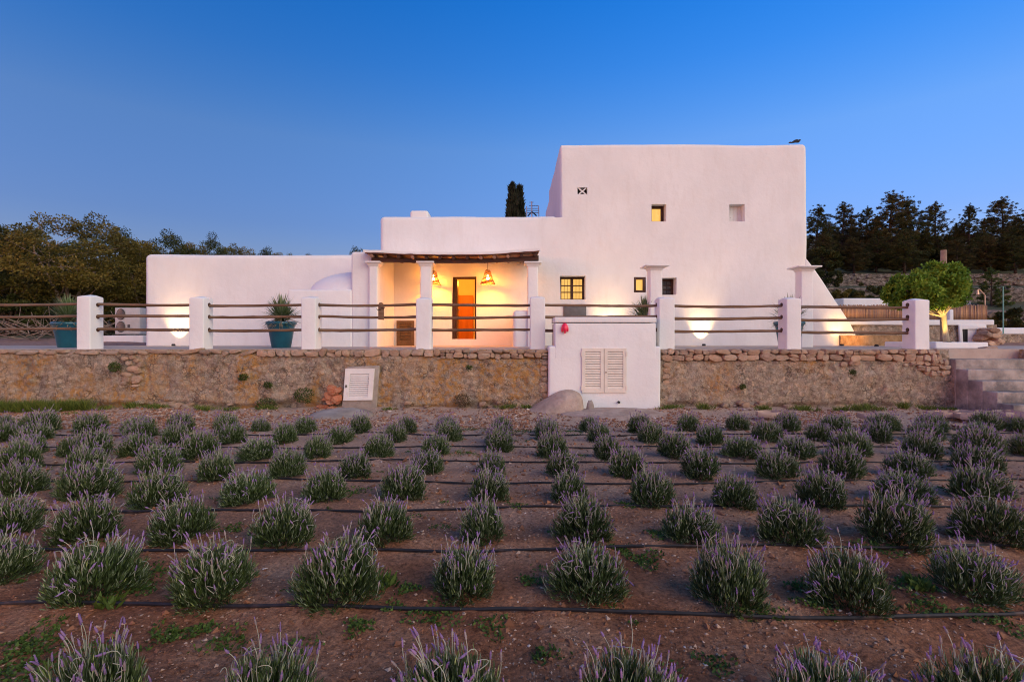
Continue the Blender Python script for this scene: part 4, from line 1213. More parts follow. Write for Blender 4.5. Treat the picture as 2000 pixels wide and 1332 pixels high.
# ------------------------------------------------------------------ on the roof
an = thing('tv_antenna', 'grey comb-shaped television antenna standing on the middle roof', 'antenna', (PX(1041, 17.5), 17.5, MZ1 - 0.1))
aY = 17.5
def A(x, y): return (PX(x, aY), aY, PZ(y, aY))
MB().tube([A(1039, 440), A(1038.5, 394)], 0.02, 6).build('mast', M['metal'], an)
for py, xa, xb in ((402, 1033, 1051), (407.5, 1028, 1052), (411.5, 1028, 1052), (416, 1028, 1052), (395.5, 1034, 1042)):
    MB().tube([A(xa, py), A(xb, py)], 0.012, 5).build('crossbar', M['metal'], an)
for px, pa in ((1028.5, 403), (1052, 402)):
    MB().tube([A(px, pa), A(px + 0.4, 423)], 0.016, 5).build('upright', M['metal'], an)
MB().tube([A(1031, 422), A(1039, 414), A(1048, 422)], 0.025, 5).build('reflector', M['black'], an)
# bird on the parapet
bY = HY + 0.12
def B(x, y, dy=0): return (PX(x, bY), bY + dy, PZ(y, bY))
MB().tube([B(1540.5, 280.0), B(1543, 278.8), B(1546, 279.2), B(1549, 278.2), B(1552.5, 276.6), B(1556, 276.0), B(1559, 276.4), B(1560.8, 275.4), B(1562, 274.2), B(1563.0, 274.2), B(1564.2, 274.6)],
          [0.012, 0.026, 0.022, 0.030, 0.046, 0.055, 0.048, 0.034, 0.030, 0.022, 0.004], 8).build('bird', M['bird'], None, smooth=True, label='dark bird perched on the right end of the tall parapet', cat='bird')

# ------------------------------------------------------------------ air conditioner, left
aY = 20.0
ac = thing('air_conditioner', 'grey-white outdoor air conditioner with two round fans left of the house', 'air conditioner', (PX(249, aY), aY, 1.45))
x0, x1, z0, z1 = PX(224.5, aY), PX(273, aY), PZ(652.5, aY), PZ(601, aY)
MB().box(x0, x1, aY, aY + 0.36, z0, z1).build('casing', M['acwhite'], ac, bevel=0.015)
for py in (614, 638.5):
    cx, cz = PX(236.5, aY), PZ(py, aY)
    fn = MB().lathe([(0.0, -0.0), (0.175, 0.0), (0.19, 0.012)], (0, 0, 0), 24, False)
    fn.V = [(cx + x * 0.92, aY - 0.004 - z, cz + y * 1.15) for x, y, z in fn.V]
    fo = fn.build('fan_grille', M['acdark'], ac)
    for k in range(7):
        dx = -0.13 + 0.26 * k / 6; hh = math.sqrt(max(0.0, 0.17 ** 2 - dx * dx)) * 1.12
        MB().tube([(cx + dx, aY - 0.016, cz - hh), (cx + dx, aY - 0.016, cz + hh)], 0.006, 4).build('grille_wire', M['metal'], fo)
MB().box(PX(249, aY), PX(254, aY), aY - 0.004, aY + 0.01, PZ(640, aY), PZ(634, aY)).build('badge', M['acdark'], ac)
MB().box(x0 + 0.1, x0 + 0.2, aY + 0.05, aY + 0.3, z0 - 0.06, z0).build('foot', M['black'], ac)
MB().box(x1 - 0.2, x1 - 0.1, aY + 0.05, aY + 0.3, z0 - 0.06, z0).build('foot', M['black'], ac)
rbox('plinth', PX(200, 19.8), PX(282, 19.8), 19.75, 20.6, 0.9, PZ(655.5, 19.8), 0.03, M['plaster'], None, seg=2, step=0.3, wav=0.02, label='low whitewashed plinth under the air conditioner', cat='plinth')

# ================================================================== right-hand garden behind the terrace
gw = thing('garden_wall', 'low rubble garden wall with whitewashed ledge beyond the right end of the house', 'wall', (12.6, 16.3, TER))
GY = 16.2
def gX(px): return PX(px, GY)
def gZ(py): return PZ(py, GY)
def rough_block(name, x0, x1, y0, y1, z0, z1, mat, parent, amp=0.04, seed=0, res=0.07, **kw):
    nx = max(4, int((x1 - x0) / res)); nz = max(4, int((z1 - z0) / res))
    xs = np.linspace(x0, x1, nx); zs = np.linspace(z0, z1, nz)
    X, Z = np.meshgrid(xs, zs)
    Y = y0 - amp * fbm(X * 5, Z * 6, 0, seed, 4) - amp * 0.5 * fbm(X * 15, Z * 15, 0, seed + 3, 2)
    V = np.stack([X.ravel(), Y.ravel(), Z.ravel()], 1).tolist()
    i = (np.arange(nx - 1)[None, :] + nx * np.arange(nz - 1)[:, None]).ravel()
    F = np.stack([i, i + 1, i + 1 + nx, i + nx], 1).tolist()
    n0 = len(V)
    for k in range(nx): V.append((float(xs[k]), y1, z1 + 0.02 * math.sin(k * 2.1)))
    for k in range(nx - 1): F.append(((nz-1)*nx+k, (nz-1)*nx+k+1, n0+k+1, n0+k))
    for s_ in (0, nx - 1):
        a = len(V); V.append((float(xs[s_]), y1, z0)); F.append(tuple([r*nx+s_ for r in range(nz)] + [n0+s_, a]))
    return mobj(name, raw_mesh(name, V, F, mat, True, sharp=60), parent, **kw)
rough_block('rubble_face', gX(1590), gX(1948), GY, GY + 0.5, 1.0, gZ(634), M['render'], gw, seed=71)
rbox('ledge', gX(1590), gX(1939.5), GY - 0.06, GY + 0.5, gZ(635), gZ(624.5), 0.03, M['plaster_cool'], gw, seg=3, step=0.3, wav=0.015, zmin_r=True)
# whitewashed niche
m = MB()
def niche(x0, x1): return None
nf = [(1868, 634.5), (1921, 634.5), (1925, 672), (1914.5, 672), (1913, 643), (1874.5, 643), (1876.5, 672), (1870, 672)]
m.prism([(gX(x), gZ(y)) for x, y in nf][::-1], GY - 0.10, GY - 0.042)
m.build('niche_surround', M['plaster_cool'], gw, bevel=0.012)
MB().box(gX(1875), gX(1914), GY - 0.045, GY - 0.04, gZ(672), gZ(643)).build('niche_back', M['plaster_cool'], gw)
for k in range(4):
    MB().box(gX(1876.5 + 2.6 * k), gX(1878.2 + 2.6 * k), GY - 0.075, GY - 0.05, gZ(670), gZ(643.5)).build('grille_bar', M['black'], gw)
MB().box(gX(1852), gX(1860), GY - 0.05, GY + 0.1, gZ(634), gZ(605)).build('ledge_post', M['plaster_cool'], gw, bevel=0.02)
for k in range(16):
    px = random.uniform(1925, 1962); py = random.uniform(645, 672)
    put_stone(gw, gX(px) * 0.97, GY - 0.45 + random.uniform(-0.1, 0.1), gZ(py), random.uniform(0.18, 0.36), 0.3, random.uniform(0.12, 0.22), rot=random.uniform(-0.4, 0.4))
# the low straw-coloured bank lit by a spotlight
M['straw'] = pmat('dry_bank', [(0.3, (0.26, 0.15, 0.07)), (0.7, (0.50, 0.32, 0.17))], 7, 0.95, 1.0, 24, 0.04)
rough_block('bank', PX(1640, 15.6), PX(1768, 15.6), 15.55, 16.1, 1.0, PZ(655, 15.6), M['straw'], None, amp=0.06, seed=81, label='low straw-coloured bank glowing orange beside the sloping buttress', cat='bank')
uplight(PX(1712, 14.4), 14.4, 'small spotlight lighting the straw-coloured bank', 30, 3.4, 70, color=(1.0, 0.45, 0.10))
# reed screen: each reed built
rs = thing('reed_screen', 'brown reed screen standing on the whitewashed garden ledge', 'screen', (gX(1780), GY + 0.2, gZ(624)))
reed_me = {}
for v_ in range(6):
    rnd = random.Random(v_)
    mm = MB(); mm.tube([(0, 0, 0), (rnd.uniform(-.004, .004), 0, 0.5), (rnd.uniform(-.008, .008), 0, 1)], [0.0155, 0.0145, 0.011], 5)
    reed_me[v_] = raw_mesh('reed', mm.V, mm.F, None, True)
    reed_me[v_].materials.append(pmat('reed_%d' % v_, [(0.3, (0.24 + 0.03 * v_, 0.14 + 0.014 * v_, 0.095)), (0.7, (0.40 + 0.04 * v_, 0.25 + 0.02 * v_, 0.18))], 8, 0.8))
x = gX(1600); k = 0
while x < gX(1938):
    o = bpy.data.objects.new('reed', reed_me[random.randrange(6)])
    o.location = (x, GY + 0.2 + random.uniform(-0.012, 0.012), gZ(625.5)); o.scale = (1.05, 1.05, (gZ(595) - gZ(625.5)) * random.uniform(0.95, 1.04))
    o.rotation_euler = (0, random.uniform(-0.03, 0.03), random.uniform(0, 6))
    link(o, rs); k += 1
    x += random.uniform(0.019, 0.0235)
MB().box(gX(1600), gX(1938), GY + 0.225, GY + 0.232, gZ(625), gZ(597)).build('backing', M['wood'], rs)
# outdoor shower pipe and prop
sh = thing('outdoor_shower', 'bent copper outdoor shower pipe rising behind the reed screen', 'shower', (PX(1924, 17), 17, 1.5))
MB().tube([(PX(1924, 17), 17, 1.3), (PX(1924, 17), 17, PZ(577, 17)), (PX(1913, 17), 17, PZ(565.5, 17)), (PX(1910, 17), 17, PZ(566, 17))], 0.018, 8).build('pipe', M['copper'], sh, smooth=True)
MB().lathe([(0.018, 0), (0.03, -0.06), (0.045, -0.16), (0.0, -0.165)], (PX(1909.5, 17), 17, PZ(566, 17)), 10).build('shower_head', M['copper'], sh, smooth=True)
ms = thing('metal_stand', 'thin grey metal stand behind the reed screen right of the round tree', 'stand', (PX(1890, 17.2), 17.2, 1.5))
for a_, b_ in (((1888.5, 625), (1888.5, 571)), ((1889, 580), (1897, 597)), ((1889, 597), (1896, 590))):
    MB().tube([(PX(a_[0], 17.2), 17.2, PZ(a_[1], 17.2)), (PX(b_[0], 17.2), 17.2, PZ(b_[1], 17.2))], 0.012, 6).build('leg', M['metal'], ms)
# wooden post behind the tree
wp = MB(); wp.tube([(PX(1843, 15.0), 15.0, 1.2), (PX(1842.5, 15), 15.0, 2.6), (PX(1843, 15), 15.0, PZ(489, 15))], [0.09, 0.08, 0.075], 9)
wp.build('wooden_post', M['deadwood'], None, smooth=True, sharp=60, label='grey wooden post rising above the round clipped tree', cat='post')
# far white walls
rbox('white_wall', PX(1940, 18.5), 30, 18.4, 19.0, 1.1, PZ(640, 18.5), 0.05, M['plaster_cool'], None, seg=3, step=0.6, wav=0.02, label='long low white wall at the right edge behind the reed screen', cat='wall')
rough_block('rubble_bank', PX(1935, 17.5), 26, 17.4, 18.3, 0.9, PZ(652.5, 17.5), M['render'], None, amp=0.08, seed=91, label='dark rubble bank under the low white wall at the right edge', cat='bank')
rbox('pool_wall', PX(1640, 19.5), PX(1738, 19.5), 19.3, 20.2, 1.3, PZ(583.5, 19.5), 0.05, M['plaster_cool'], None, seg=3, step=0.5, wav=0.02, label='white wall behind the reed screen left of the round tree', cat='wall')
M['darkstone'] = pmat('grey_fieldstone', [(0.3, (0.10, 0.085, 0.07)), (0.7, (0.26, 0.225, 0.195))], 3, 0.95, 0.9, 14, 0.03, per_object=True)
STONES['darkstone'] = [stone_data(300 + i, 'darkstone') for i in range(8)]
# dry-stone terrace walls on the slope: near pieces are single stones
M['drystone'] = pmat('dry_stone', [(0.36, (0.05, 0.042, 0.035)), (0.5, (0.16, 0.135, 0.11)), (0.66, (0.32, 0.275, 0.24))], 4.5, 0.95, 1.0, 10, 0.1, (1, 1, 2.2), dist=0.6)
for (Y, zb, zt, lab) in ((21.9, 1.4, 2.62, 'lowest dry-stone terrace wall on the slope at the right'), (26.9, 3.0, 4.12, 'middle dry-stone terrace wall on the slope at the right'), (33.9, 4.6, 5.72, 'highest dry-stone terrace wall below the pines')):
    tw = thing('terrace_wall', lab, 'wall', (12, Y, zb), 'dry-stone terrace walls on the slope')
    rough_block('wall_core', 7.0, 46, Y - 0.1, Y + 0.4, zb, zt, M['drystone'], tw, amp=0.12, seed=int(Y), res=0.12)
    for k in range(70 if Y < 30 else 40):
        x = random.uniform(0.58, 1.02) * Y; h = random.uniform(0.16, 0.3)
        put_stone(tw, x, Y - 0.22, random.uniform(zb + 0.3, zt), random.uniform(0.2, 0.45), 0.24, h * 0.7, 'darkstone', rot=random.uniform(-0.2, 0.2))
# wire fence posts at the right
for (px, Y, top, lab) in ((1959.5, 18.2, 560, 'thin green fence post standing behind the low white wall'),):
    MB().tube([(PX(px, Y), Y, 1.3), (PX(px, Y), Y, PZ(top, Y))], 0.022, 6).build('fence_post', M['greenpost'], None, label=lab, cat='post')

# ================================================================== foliage helpers
def leaf_quads(P_, D_, N_, L, W, base=0.0):
    """diamond leaves: P base point, D direction, N side vector, L length, W width -> verts, faces"""
    n = len(P_)
    L = np.broadcast_to(np.asarray(L, float), (n,))[:, None]; W = np.broadcast_to(np.asarray(W, float), (n,))[:, None]
    v0 = P_; v1 = P_ + D_ * L * 0.45 + N_ * W * 0.5; v2 = P_ + D_ * L; v3 = P_ + D_ * L * 0.45 - N_ * W * 0.5
    V = np.stack([v0, v1, v2, v3], 1).reshape(-1, 3)
    F = np.arange(n * 4).reshape(-1, 4)
    return V, F
def unit(a): return a / np.maximum(np.linalg.norm(a, axis=1, keepdims=True), 1e-9)
def rand_dirs(rng, n): return unit(rng.normal(size=(n, 3)))

def clump_crown(rng, centers, radii, n_per, L, W, colors, flat=0.75, up=0.3, surface=0.6):
    """leaves spread through many uneven clumps"""
    Ps, Ds, Cs = [], [], []
    for c, r, in zip(centers, radii):
        n = max(14, int(n_per * (r / np.mean(radii)) ** 2))
        d = rand_dirs(rng, n)
        rad = r * (surface + (1 - surface) * rng.random(n)) * rng.uniform(0.7, 1.15, n)
        p = c + d * rad[:, None] * np.array([1, 1, flat])
        Ps.append(p); Ds.append(unit(d * 0.7 + rand_dirs(rng, n) * 0.8 + np.array([0, 0, up])))
        tone = rng.random()
        k = np.clip(tone * 0.6 + rng.random(n) * 0.55, 0, 0.999)
        Cs.append(k)
    P_ = np.concatenate(Ps); D_ = np.concatenate(Ds); k = np.concatenate(Cs)
    N_ = unit(np.cross(D_, rand_dirs(rng, len(D_))))
    V, F = leaf_quads(P_, D_, N_, L * rng.uniform(0.7, 1.3, len(P_)), W * rng.uniform(0.7, 1.3, len(P_)))
    cols = np.stack([np.interp(k, np.linspace(0, 1, len(colors)), [c[i] for c in colors]) for i in range(3)] + [np.ones(len(k))], 1)
    return V, F, np.repeat(cols, 4, axis=0)

def limb(mb, p0, p1, r0, r1, rng, bend=0.15, n=6, sides=6):
    p0 = np.array(p0, float); p1 = np.array(p1, float)
    L = np.linalg.norm(p1 - p0)
    off = rng.normal(size=3) * bend * L; off[2] = -abs(off[2]) * 0.5
    pts = []; rad = []
    for k in range(n + 1):
        t = k / n
        pts.append(tuple(p0 * (1 - t) + p1 * t + off * 4 * t * (1 - t) * 0.5)); rad.append(r0 * (1 - t) + r1 * t)
    mb.tube(pts, rad, sides)
    return pts

def make_broadleaf(seed, R, H, base_h, n_clump, n_per, L, W, colors, trunk_mat, stems=5):
    rng = np.random.default_rng(seed)
    cs, rs_ = [], []
    for k in range(n_clump):
        d = rand_dirs(rng, 1)[0]; rr = rng.uniform(0.45, 1.0) ** 0.5
        c = np.array([d[0] * R * rr, d[1] * R * rr, base_h + (H - base_h) * (0.5 + 0.5 * d[2] * rr) * rng.uniform(0.86, 1.03)])
        c[2] *= 1 - 0.28 * (math.hypot(c[0], c[1]) / R) ** 2
        cs.append(c); rs_.append(R * rng.uniform(0.09, 0.20))
    mb = MB()
    for k in range(stems):
        a = 2 * math.pi * (k + rng.uniform(-.3, .3)) / stems
        tgt = (R * 0.45 * math.cos(a), R * 0.45 * math.sin(a), base_h + (H - base_h) * rng.uniform(0.25, 0.5))
        b0 = (0.12 * math.cos(a), 0.12 * math.sin(a), -0.3)
        pts = limb(mb, b0, tgt, 0.10 * H / 7, 0.05 * H / 7, rng, 0.1)
        for q_ in range(5):
            c = cs[rng.integers(len(cs))]
            s_ = pts[rng.integers(2, len(pts))]
            limb(mb, s_, c, 0.035 * H / 7, 0.012, rng, 0.12, 5, 5)
    tr = raw_mesh('trunk', mb.V, mb.F, trunk_mat, True)
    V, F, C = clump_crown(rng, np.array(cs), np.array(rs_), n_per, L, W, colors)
    cr = raw_mesh('crown', V, F, M['leaf'], False, C)
    return tr, cr

def make_pine(seed, R, H, n_limb, n_per, colors, leaf=(0.15, 0.032)):
    """Aleppo pine: slender trunk, many rising boughs that end in loose rounded tufts."""
    rng = np.random.default_rng(seed)
    mb = MB(); cs, rs_ = [], []
    lean = rng.normal(size=2) * 0.035 * H
    ts = np.linspace(0, 1, 9)
    pts = [(lean[0] * t ** 2 + 0.07 * math.sin(5 * t + seed), lean[1] * t ** 2, -0.4 + (H * 0.97 + 0.4) * t) for t in ts]
    mb.tube(pts, [0.019 * H * (1 - 0.86 * t) for t in ts], 7)
    for k in range(n_limb):
        t = 0.10 + 0.88 * (k + rng.random()) / n_limb
        z = H * t
        env = (np.interp(t, [0.1, 0.3, 0.5, 0.65, 0.8, 0.9, 1.0], [0.85, 1.0, 0.96, 0.82, 0.60, 0.36, 0.08]))
        rr = R * env * rng.uniform(0.55, 1.15)
        a = rng.uniform(0, 2 * math.pi)
        x0 = lean[0] * t * t; y0 = lean[1] * t * t
        tip = np.array([x0 + rr * math.cos(a), y0 + rr * math.sin(a), z + rr * rng.uniform(-0.12, 0.5)])
        p = limb(mb, (x0, y0, z - 0.15), tip, 0.006 * H * (1.1 - t * 0.6), 0.015, rng, 0.08, 5, 5)
        for f in (2, 3, 4, 5):
            if f < 3 and rng.random() < 0.4: continue
            cs.append(np.array(p[f]) + rng.normal(size=3) * 0.07 * R); rs_.append(R * rng.uniform(0.06, 0.15) * (1.2 - 0.75 * t))
    for q_ in range(9):
        cs.append(np.array([lean[0], lean[1], H * (0.86 + 0.02 * q_)]) + rng.normal(size=3) * 0.03 * R); rs_.append(R * (0.085 - 0.005 * q_))
    tr = raw_mesh('trunk', mb.V, mb.F, M['darkbark'], True)
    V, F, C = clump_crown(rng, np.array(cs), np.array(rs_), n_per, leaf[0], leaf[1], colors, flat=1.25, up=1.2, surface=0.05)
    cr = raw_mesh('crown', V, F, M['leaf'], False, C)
    return tr, cr

def tree(meshes, name, label, loc, scale, rot, cat='tree', group=None):
    t = bpy.data.objects.new(name, None); COL.objects.link(t)
    t.location = loc; t.rotation_euler = (0, 0, rot); t.scale = scale if hasattr(scale, '__len__') else (scale,) * 3
    props(t, label, cat, group)
    for nm, me in zip(('trunk', 'crown'), meshes):
        o = bpy.data.objects.new(nm, me); COL.objects.link(o); o.parent = t
    return t

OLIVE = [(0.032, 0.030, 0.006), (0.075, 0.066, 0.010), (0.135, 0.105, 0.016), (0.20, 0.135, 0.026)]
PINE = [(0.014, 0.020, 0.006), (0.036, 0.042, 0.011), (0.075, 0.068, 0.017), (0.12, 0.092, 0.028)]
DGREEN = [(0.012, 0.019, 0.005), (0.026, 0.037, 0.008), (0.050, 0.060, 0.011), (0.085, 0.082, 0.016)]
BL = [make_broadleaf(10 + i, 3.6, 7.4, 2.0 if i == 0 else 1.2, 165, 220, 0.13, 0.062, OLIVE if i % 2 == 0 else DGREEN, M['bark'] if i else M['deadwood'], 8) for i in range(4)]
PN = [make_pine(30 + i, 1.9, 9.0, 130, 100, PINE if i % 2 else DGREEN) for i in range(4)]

LT = [  # left wood: px, crown-top row, distance, mesh, width factor, label
 (155, 402, 29.0, 0, 1.25, 'tallest bushy olive-green tree left of the house with spreading pale limbs'),
 (12, 428, 27.5, 1, 0.95, 'dark bushy tree at the left edge of the picture'),
 (-85, 425, 30.0, 0, 1.1, 'olive-green tree cut by the left edge of the picture'),
 (262, 448, 31.0, 2, 1.0, 'olive-green tree directly behind the left end of the house wing'),
 (322, 448, 34.0, 3, 0.9, 'dark tree rising above the left wing just right of its corner'),
 (372, 462, 36.0, 2, 0.85, 'low olive-green tree top above the left wing, second from its corner'),
 (420, 456, 38.0, 3, 0.75, 'dark pointed tree top above the middle of the left wing'),
 (468, 470, 40.0, 0, 0.75, 'small rounded tree top above the left wing, fourth from its corner'),
 (512, 478, 42.0, 1, 0.7, 'small dark tree top above the left wing near the oven dome'),
 (556, 483, 45.0, 2, 0.7, 'lowest tree top above the left wing, close to the oven'),
 (606, 489, 48.0, 1, 0.6, 'faint tree top barely clearing the left wing roof'),
 (705, 477, 44.0, 1, 0.62, 'small dark tree top between the left wing and the middle block'),
 (85, 440, 35.0, 3, 1.1, 'dark tree filling the gap left of the tallest tree'),
 (210, 438, 37.0, 1, 1.1, 'dark tree filling the gap right of the tallest tree'),
 (-30, 445, 38.0, 2, 1.1, 'olive tree behind the dark tree at the left edge')]
for i, (px, py, Y, mi, wf, lab) in enumerate(LT):
    X = PX(px, Y); zb = float(hill_z(np.array([X]), np.array([Y]))[0]); top = PZ(py, Y)
    s_ = (top - zb) / 7.7
    tree(BL[mi], 'bushy_tree', lab, (X, Y, zb), (s_ * wf, s_ * wf, s_), i * 1.31 + 0.4, group='trees left of and behind the house')
# understorey shrubs shading the trunks
SH = [make_broadleaf(60 + i, 1.7, 2.3, 0.15, 26, 240, 0.15, 0.075, DGREEN if i else OLIVE, M['darkbark'], 4) for i in range(3)]
pos_words = ['leftmost', 'second from the left', 'third from the left', 'fourth from the left', 'fifth from the left', 'sixth from the left', 'seventh from the left', 'eighth from the left']
for k, (px, Y, s_) in enumerate([(-40, 33, 1.3), (20, 26, 0.9), (75, 32, 1.4), (110, 34, 1.5), (175, 33, 1.4), (205, 25.5, 0.85), (245, 32, 1.4), (290, 34, 1.4)]):
    X = PX(px, Y); zb = float(hill_z(np.array([X]), np.array([Y]))[0])
    tree(SH[k % 3], 'shrub', 'dark shrub under the left wood, %s of the undergrowth' % pos_words[k], (X, Y, zb), s_, k * 1.7, 'shrub', 'shrubs under the left wood')

RT = [(1592, 398, 40, 0, 1.0, 'pine just right of the tall block, leaning over the roof corner'), (1646, 393, 43, 1, 0.95, 'dark pine second from the tall block'), (1690, 404, 46, 2, 0.9, 'pine with a thin crown third from the tall block'),
      (1738, 372, 41, 3, 1.05, 'tallest dark pine in the middle of the right-hand wood'), (1786, 382, 43, 0, 0.95, 'broad pine just right of the tallest one'), (1826, 392, 45, 1, 0.9, 'pine above the round clipped tree'),
      (1893, 396, 41, 2, 0.8, 'pine with a gap of sky on its left'), (1958, 382, 44, 3, 1.05, 'large dark pine second from the right edge'), (2006, 396, 40, 0, 1.0, 'pine cut by the right edge of the picture'), (1925, 425, 52, 1, 1.1, 'shorter pine behind the gap near the right edge'),
      (1618, 428, 52, 2, 1.1, 'shorter pine filling the gap beside the second pine'), (1666, 425, 54, 3, 1.2, 'far pine behind the second pine from the tall block'), (1715, 420, 55, 1, 1.2, 'far pine left of the tallest pine'), (1765, 415, 55, 2, 1.3, 'far pine behind the tallest pine'), (1862, 440, 55, 0, 1.3, 'far pine seen low in the gap of sky'), (1985, 425, 55, 1, 1.3, 'far pine behind the right edge of the wood'),
      (1606, 455, 37.5, 1, 1.3, 'low spreading pine nearest the tall block, in front of the taller ones'), (1668, 462, 37, 3, 1.4, 'low pine in front of the second and third tall pines'), (1712, 450, 38, 0, 1.2, 'low dark pine just left below the tallest pine'), (1768, 455, 37, 2, 1.4, 'low pine just right below the tallest pine'), (1868, 465, 37.5, 1, 1.4, 'low pine under the gap of sky right of the clipped tree'), (1925, 458, 38, 3, 1.3, 'low pine above the small young pine'), (1982, 455, 37, 0, 1.4, 'low pine in front of the tall ones at the right edge'),
      (2060, 400, 44, 2, 1.2, 'pine just outside the right edge with boughs reaching in')]
for i, (px, py, Y, mi, wf, lab) in enumerate(RT):
    X = PX(px, Y); zb = float(hill_z(np.array([X]), np.array([Y]))[0]); s_ = (PZ(py, Y) - zb) / 9.35
    tree(PN[mi], 'pine_tree', lab, (X, Y, zb), (s_ * wf * 1.42, s_ * wf * 1.42, s_), i * 2.1, group='pines on the slope at the right')
for k, (px, Y, s_) in enumerate([(1600, 37, 0.9), (1650, 44, 1.3), (1705, 39, 0.8), (1770, 45, 1.4), (1830, 39, 0.9), (1880, 44, 1.4), (1935, 39, 0.9), (1990, 45, 1.4)]):
    X = PX(px, Y) + 0.0; zb = float(hill_z(np.array([X]), np.array([Y]))[0])
    tree(SH[1 + k % 2], 'shrub', 'dark shrub under the right-hand pines, %s of the undergrowth' % pos_words[k], (X, Y, zb), s_, k * 1.1, 'shrub', 'shrubs under the pines')
# young green conifer on the slope
YP = make_pine(41, 1.0, 3.2, 34, 70, [(0.035, 0.065, 0.015), (0.06, 0.10, 0.02), (0.085, 0.13, 0.03)], (0.10, 0.03))
Y = 25.0; X = PX(1938, Y); zb = float(hill_z(np.array([X]), np.array([Y]))[0])
tree(YP, 'young_pine', 'small bright green young pine on the slope above the reed screen', (X, Y, zb - 0.2), (0.85, 0.85, 0.62), 0.3)
for k, (px, Y, s_, lab) in enumerate([(1650, 24, 0.45, 'low green bush on the slope left of the round tree'), (1690, 25, 0.5, 'low green bush on the slope just left of the round tree'), (1978, 20.5, 0.5, 'low dark bush above the white wall near the right edge'), (1955, 21, 0.4, 'small dark bush above the white wall beside the green post'), (1610, 29, 0.6, 'bush beside the sloping buttress on the far terrace')]):
    X = PX(px, Y); zb = float(hill_z(np.array([X]), np.array([Y]))[0])
    tree(SH[k % 3], 'bush', lab, (X, Y, zb), s_, k * 1.3, 'bush', 'bushes on the terraced slope')

# cypresses behind the roof
def make_cypress(seed, R, H):
    rng = np.random.default_rng(seed)
    n = 5200
    t = rng.random(n) ** 0.85; a = rng.uniform(0, 2 * math.pi, n)
    prof = R * np.sin(np.pi * np.clip(t * 0.88 + 0.12, 0, 1)) ** 0.75 * (1 - 0.25 * t)
    rad = prof * (0.72 + 0.36 * rng.random(n)) * (1 + 0.22 * np.sin(a * 3 + t * 9))
    P_ = np.stack([rad * np.cos(a), rad * np.sin(a), 0.5 + t * (H - 0.5)], 1)
    D_ = unit(np.stack([np.cos(a) * 0.35, np.sin(a) * 0.35, np.ones(n)], 1) + 0.25 * rng.normal(size=(n, 3)))
    N_ = unit(np.cross(D_, rand_dirs(rng, n)))
    V, F = leaf_quads(P_, D_, N_, 0.34 * rng.uniform(0.6, 1.3, n), 0.10)
    k = rng.random(n)
    C = np.stack([0.014 + 0.035 * k, 0.018 + 0.028 * k, 0.010 + 0.012 * k, np.ones(n)], 1)
    mb = MB(); mb.tube([(0, 0, -0.3), (0, 0, H * 0.5), (0, 0, H * 0.95)], [0.14, 0.09, 0.02], 7)
    return raw_mesh('trunk', mb.V, mb.F, M['bark'], True), raw_mesh('crown', V, F, M['leaf'], False, np.repeat(C, 4, axis=0))
CY_ = make_cypress(3, 0.55, 8.6)
for (px, py, Y, lab) in ((1000.5, 360, 26.0, 'taller dark cypress on the left of the pair behind the roof'), (1014.5, 365, 26.6, 'shorter dark cypress on the right of the pair behind the roof')):
    zb = 1.3; s_ = (PZ(py, Y) - zb) / 8.75
    tree(CY_, 'cypress_tree', lab, (PX(px, Y), Y, zb), (0.85, 0.85, s_), px, group='cypresses behind the roof')

# round clipped tree on the right, lit from below
rng = np.random.default_rng(77)
rtY = 12.9
def R_(x, y, dy=0.0): return np.array([PX(x, rtY), rtY + dy, PZ(y, rtY)])
cs, rs_ = [], []
for (cx, cy, rx, ry, n) in ((1833, 561, 52, 49, 120), (1778, 573, 50, 38, 80), (1812, 580, 60, 26, 50)):
    for k in range(n):
        d = rand_dirs(rng, 1)[0]; rr = rng.uniform(0.35, 1.0) ** 0.4
        cs.append(R_(cx + d[0] * rx * rr * 0.86, cy - d[2] * ry * rr * 0.86, d[1] * 0.62 * rr)); rs_.append(rng.uniform(0.09, 0.17))
V, F, C = clump_crown(rng, np.array(cs), np.array(rs_), 120, 0.075, 0.050, [(0.030, 0.075, 0.008), (0.075, 0.155, 0.014), (0.14, 0.25, 0.022), (0.23, 0.34, 0.04)], flat=0.95, up=0.15, surface=0.5)
rt = thing('clipped_tree', 'round-headed bright green clipped tree lit from below in a white planter', 'tree', (PX(1845, rtY), rtY, TER))
mobj('crown', raw_mesh('crown', V, F, M['leaf'], False, C), rt)
mb = MB()
mb.tube([tuple(R_(1849, 672)), tuple(R_(1846.5, 650)), tuple(R_(1844, 628)), tuple(R_(1843, 606)), tuple(R_(1840, 580))], [0.075, 0.062, 0.055, 0.055, 0.045], 10)
mb.tube([tuple(R_(1828, 672, 0.2)), tuple(R_(1822, 655, 0.2)), tuple(R_(1816, 640, 0.2)), tuple(R_(1808, 615, 0.1)), tuple(R_(1800, 600, 0))], [0.06, 0.055, 0.05, 0.045, 0.03], 8)
for k in range(16):
    limb(mb, R_(1841, 618), cs[rng.integers(len(cs))], 0.032, 0.010, rng, 0.08, 5, 5)
mobj('trunk', raw_mesh('trunk', mb.V, mb.F, M['palebark'], True), rt)
uplight(PX(1852, 12.5), rtY - 0.42, 'small spotlight shining up the trunk of the clipped tree', 20, 0.75, 84, z=1.36, color=(1.0, 0.66, 0.16))
rbox('planter', PX(1828, 12.2), PX(1932, 12.2), 12.2, 13.9, 1.1, PZ(668, 12.2), 0.03, M['plaster_cool'], None, seg=3, step=0.25, wav=0.02, label='low white planter wall around the foot of the clipped tree', cat='planter')

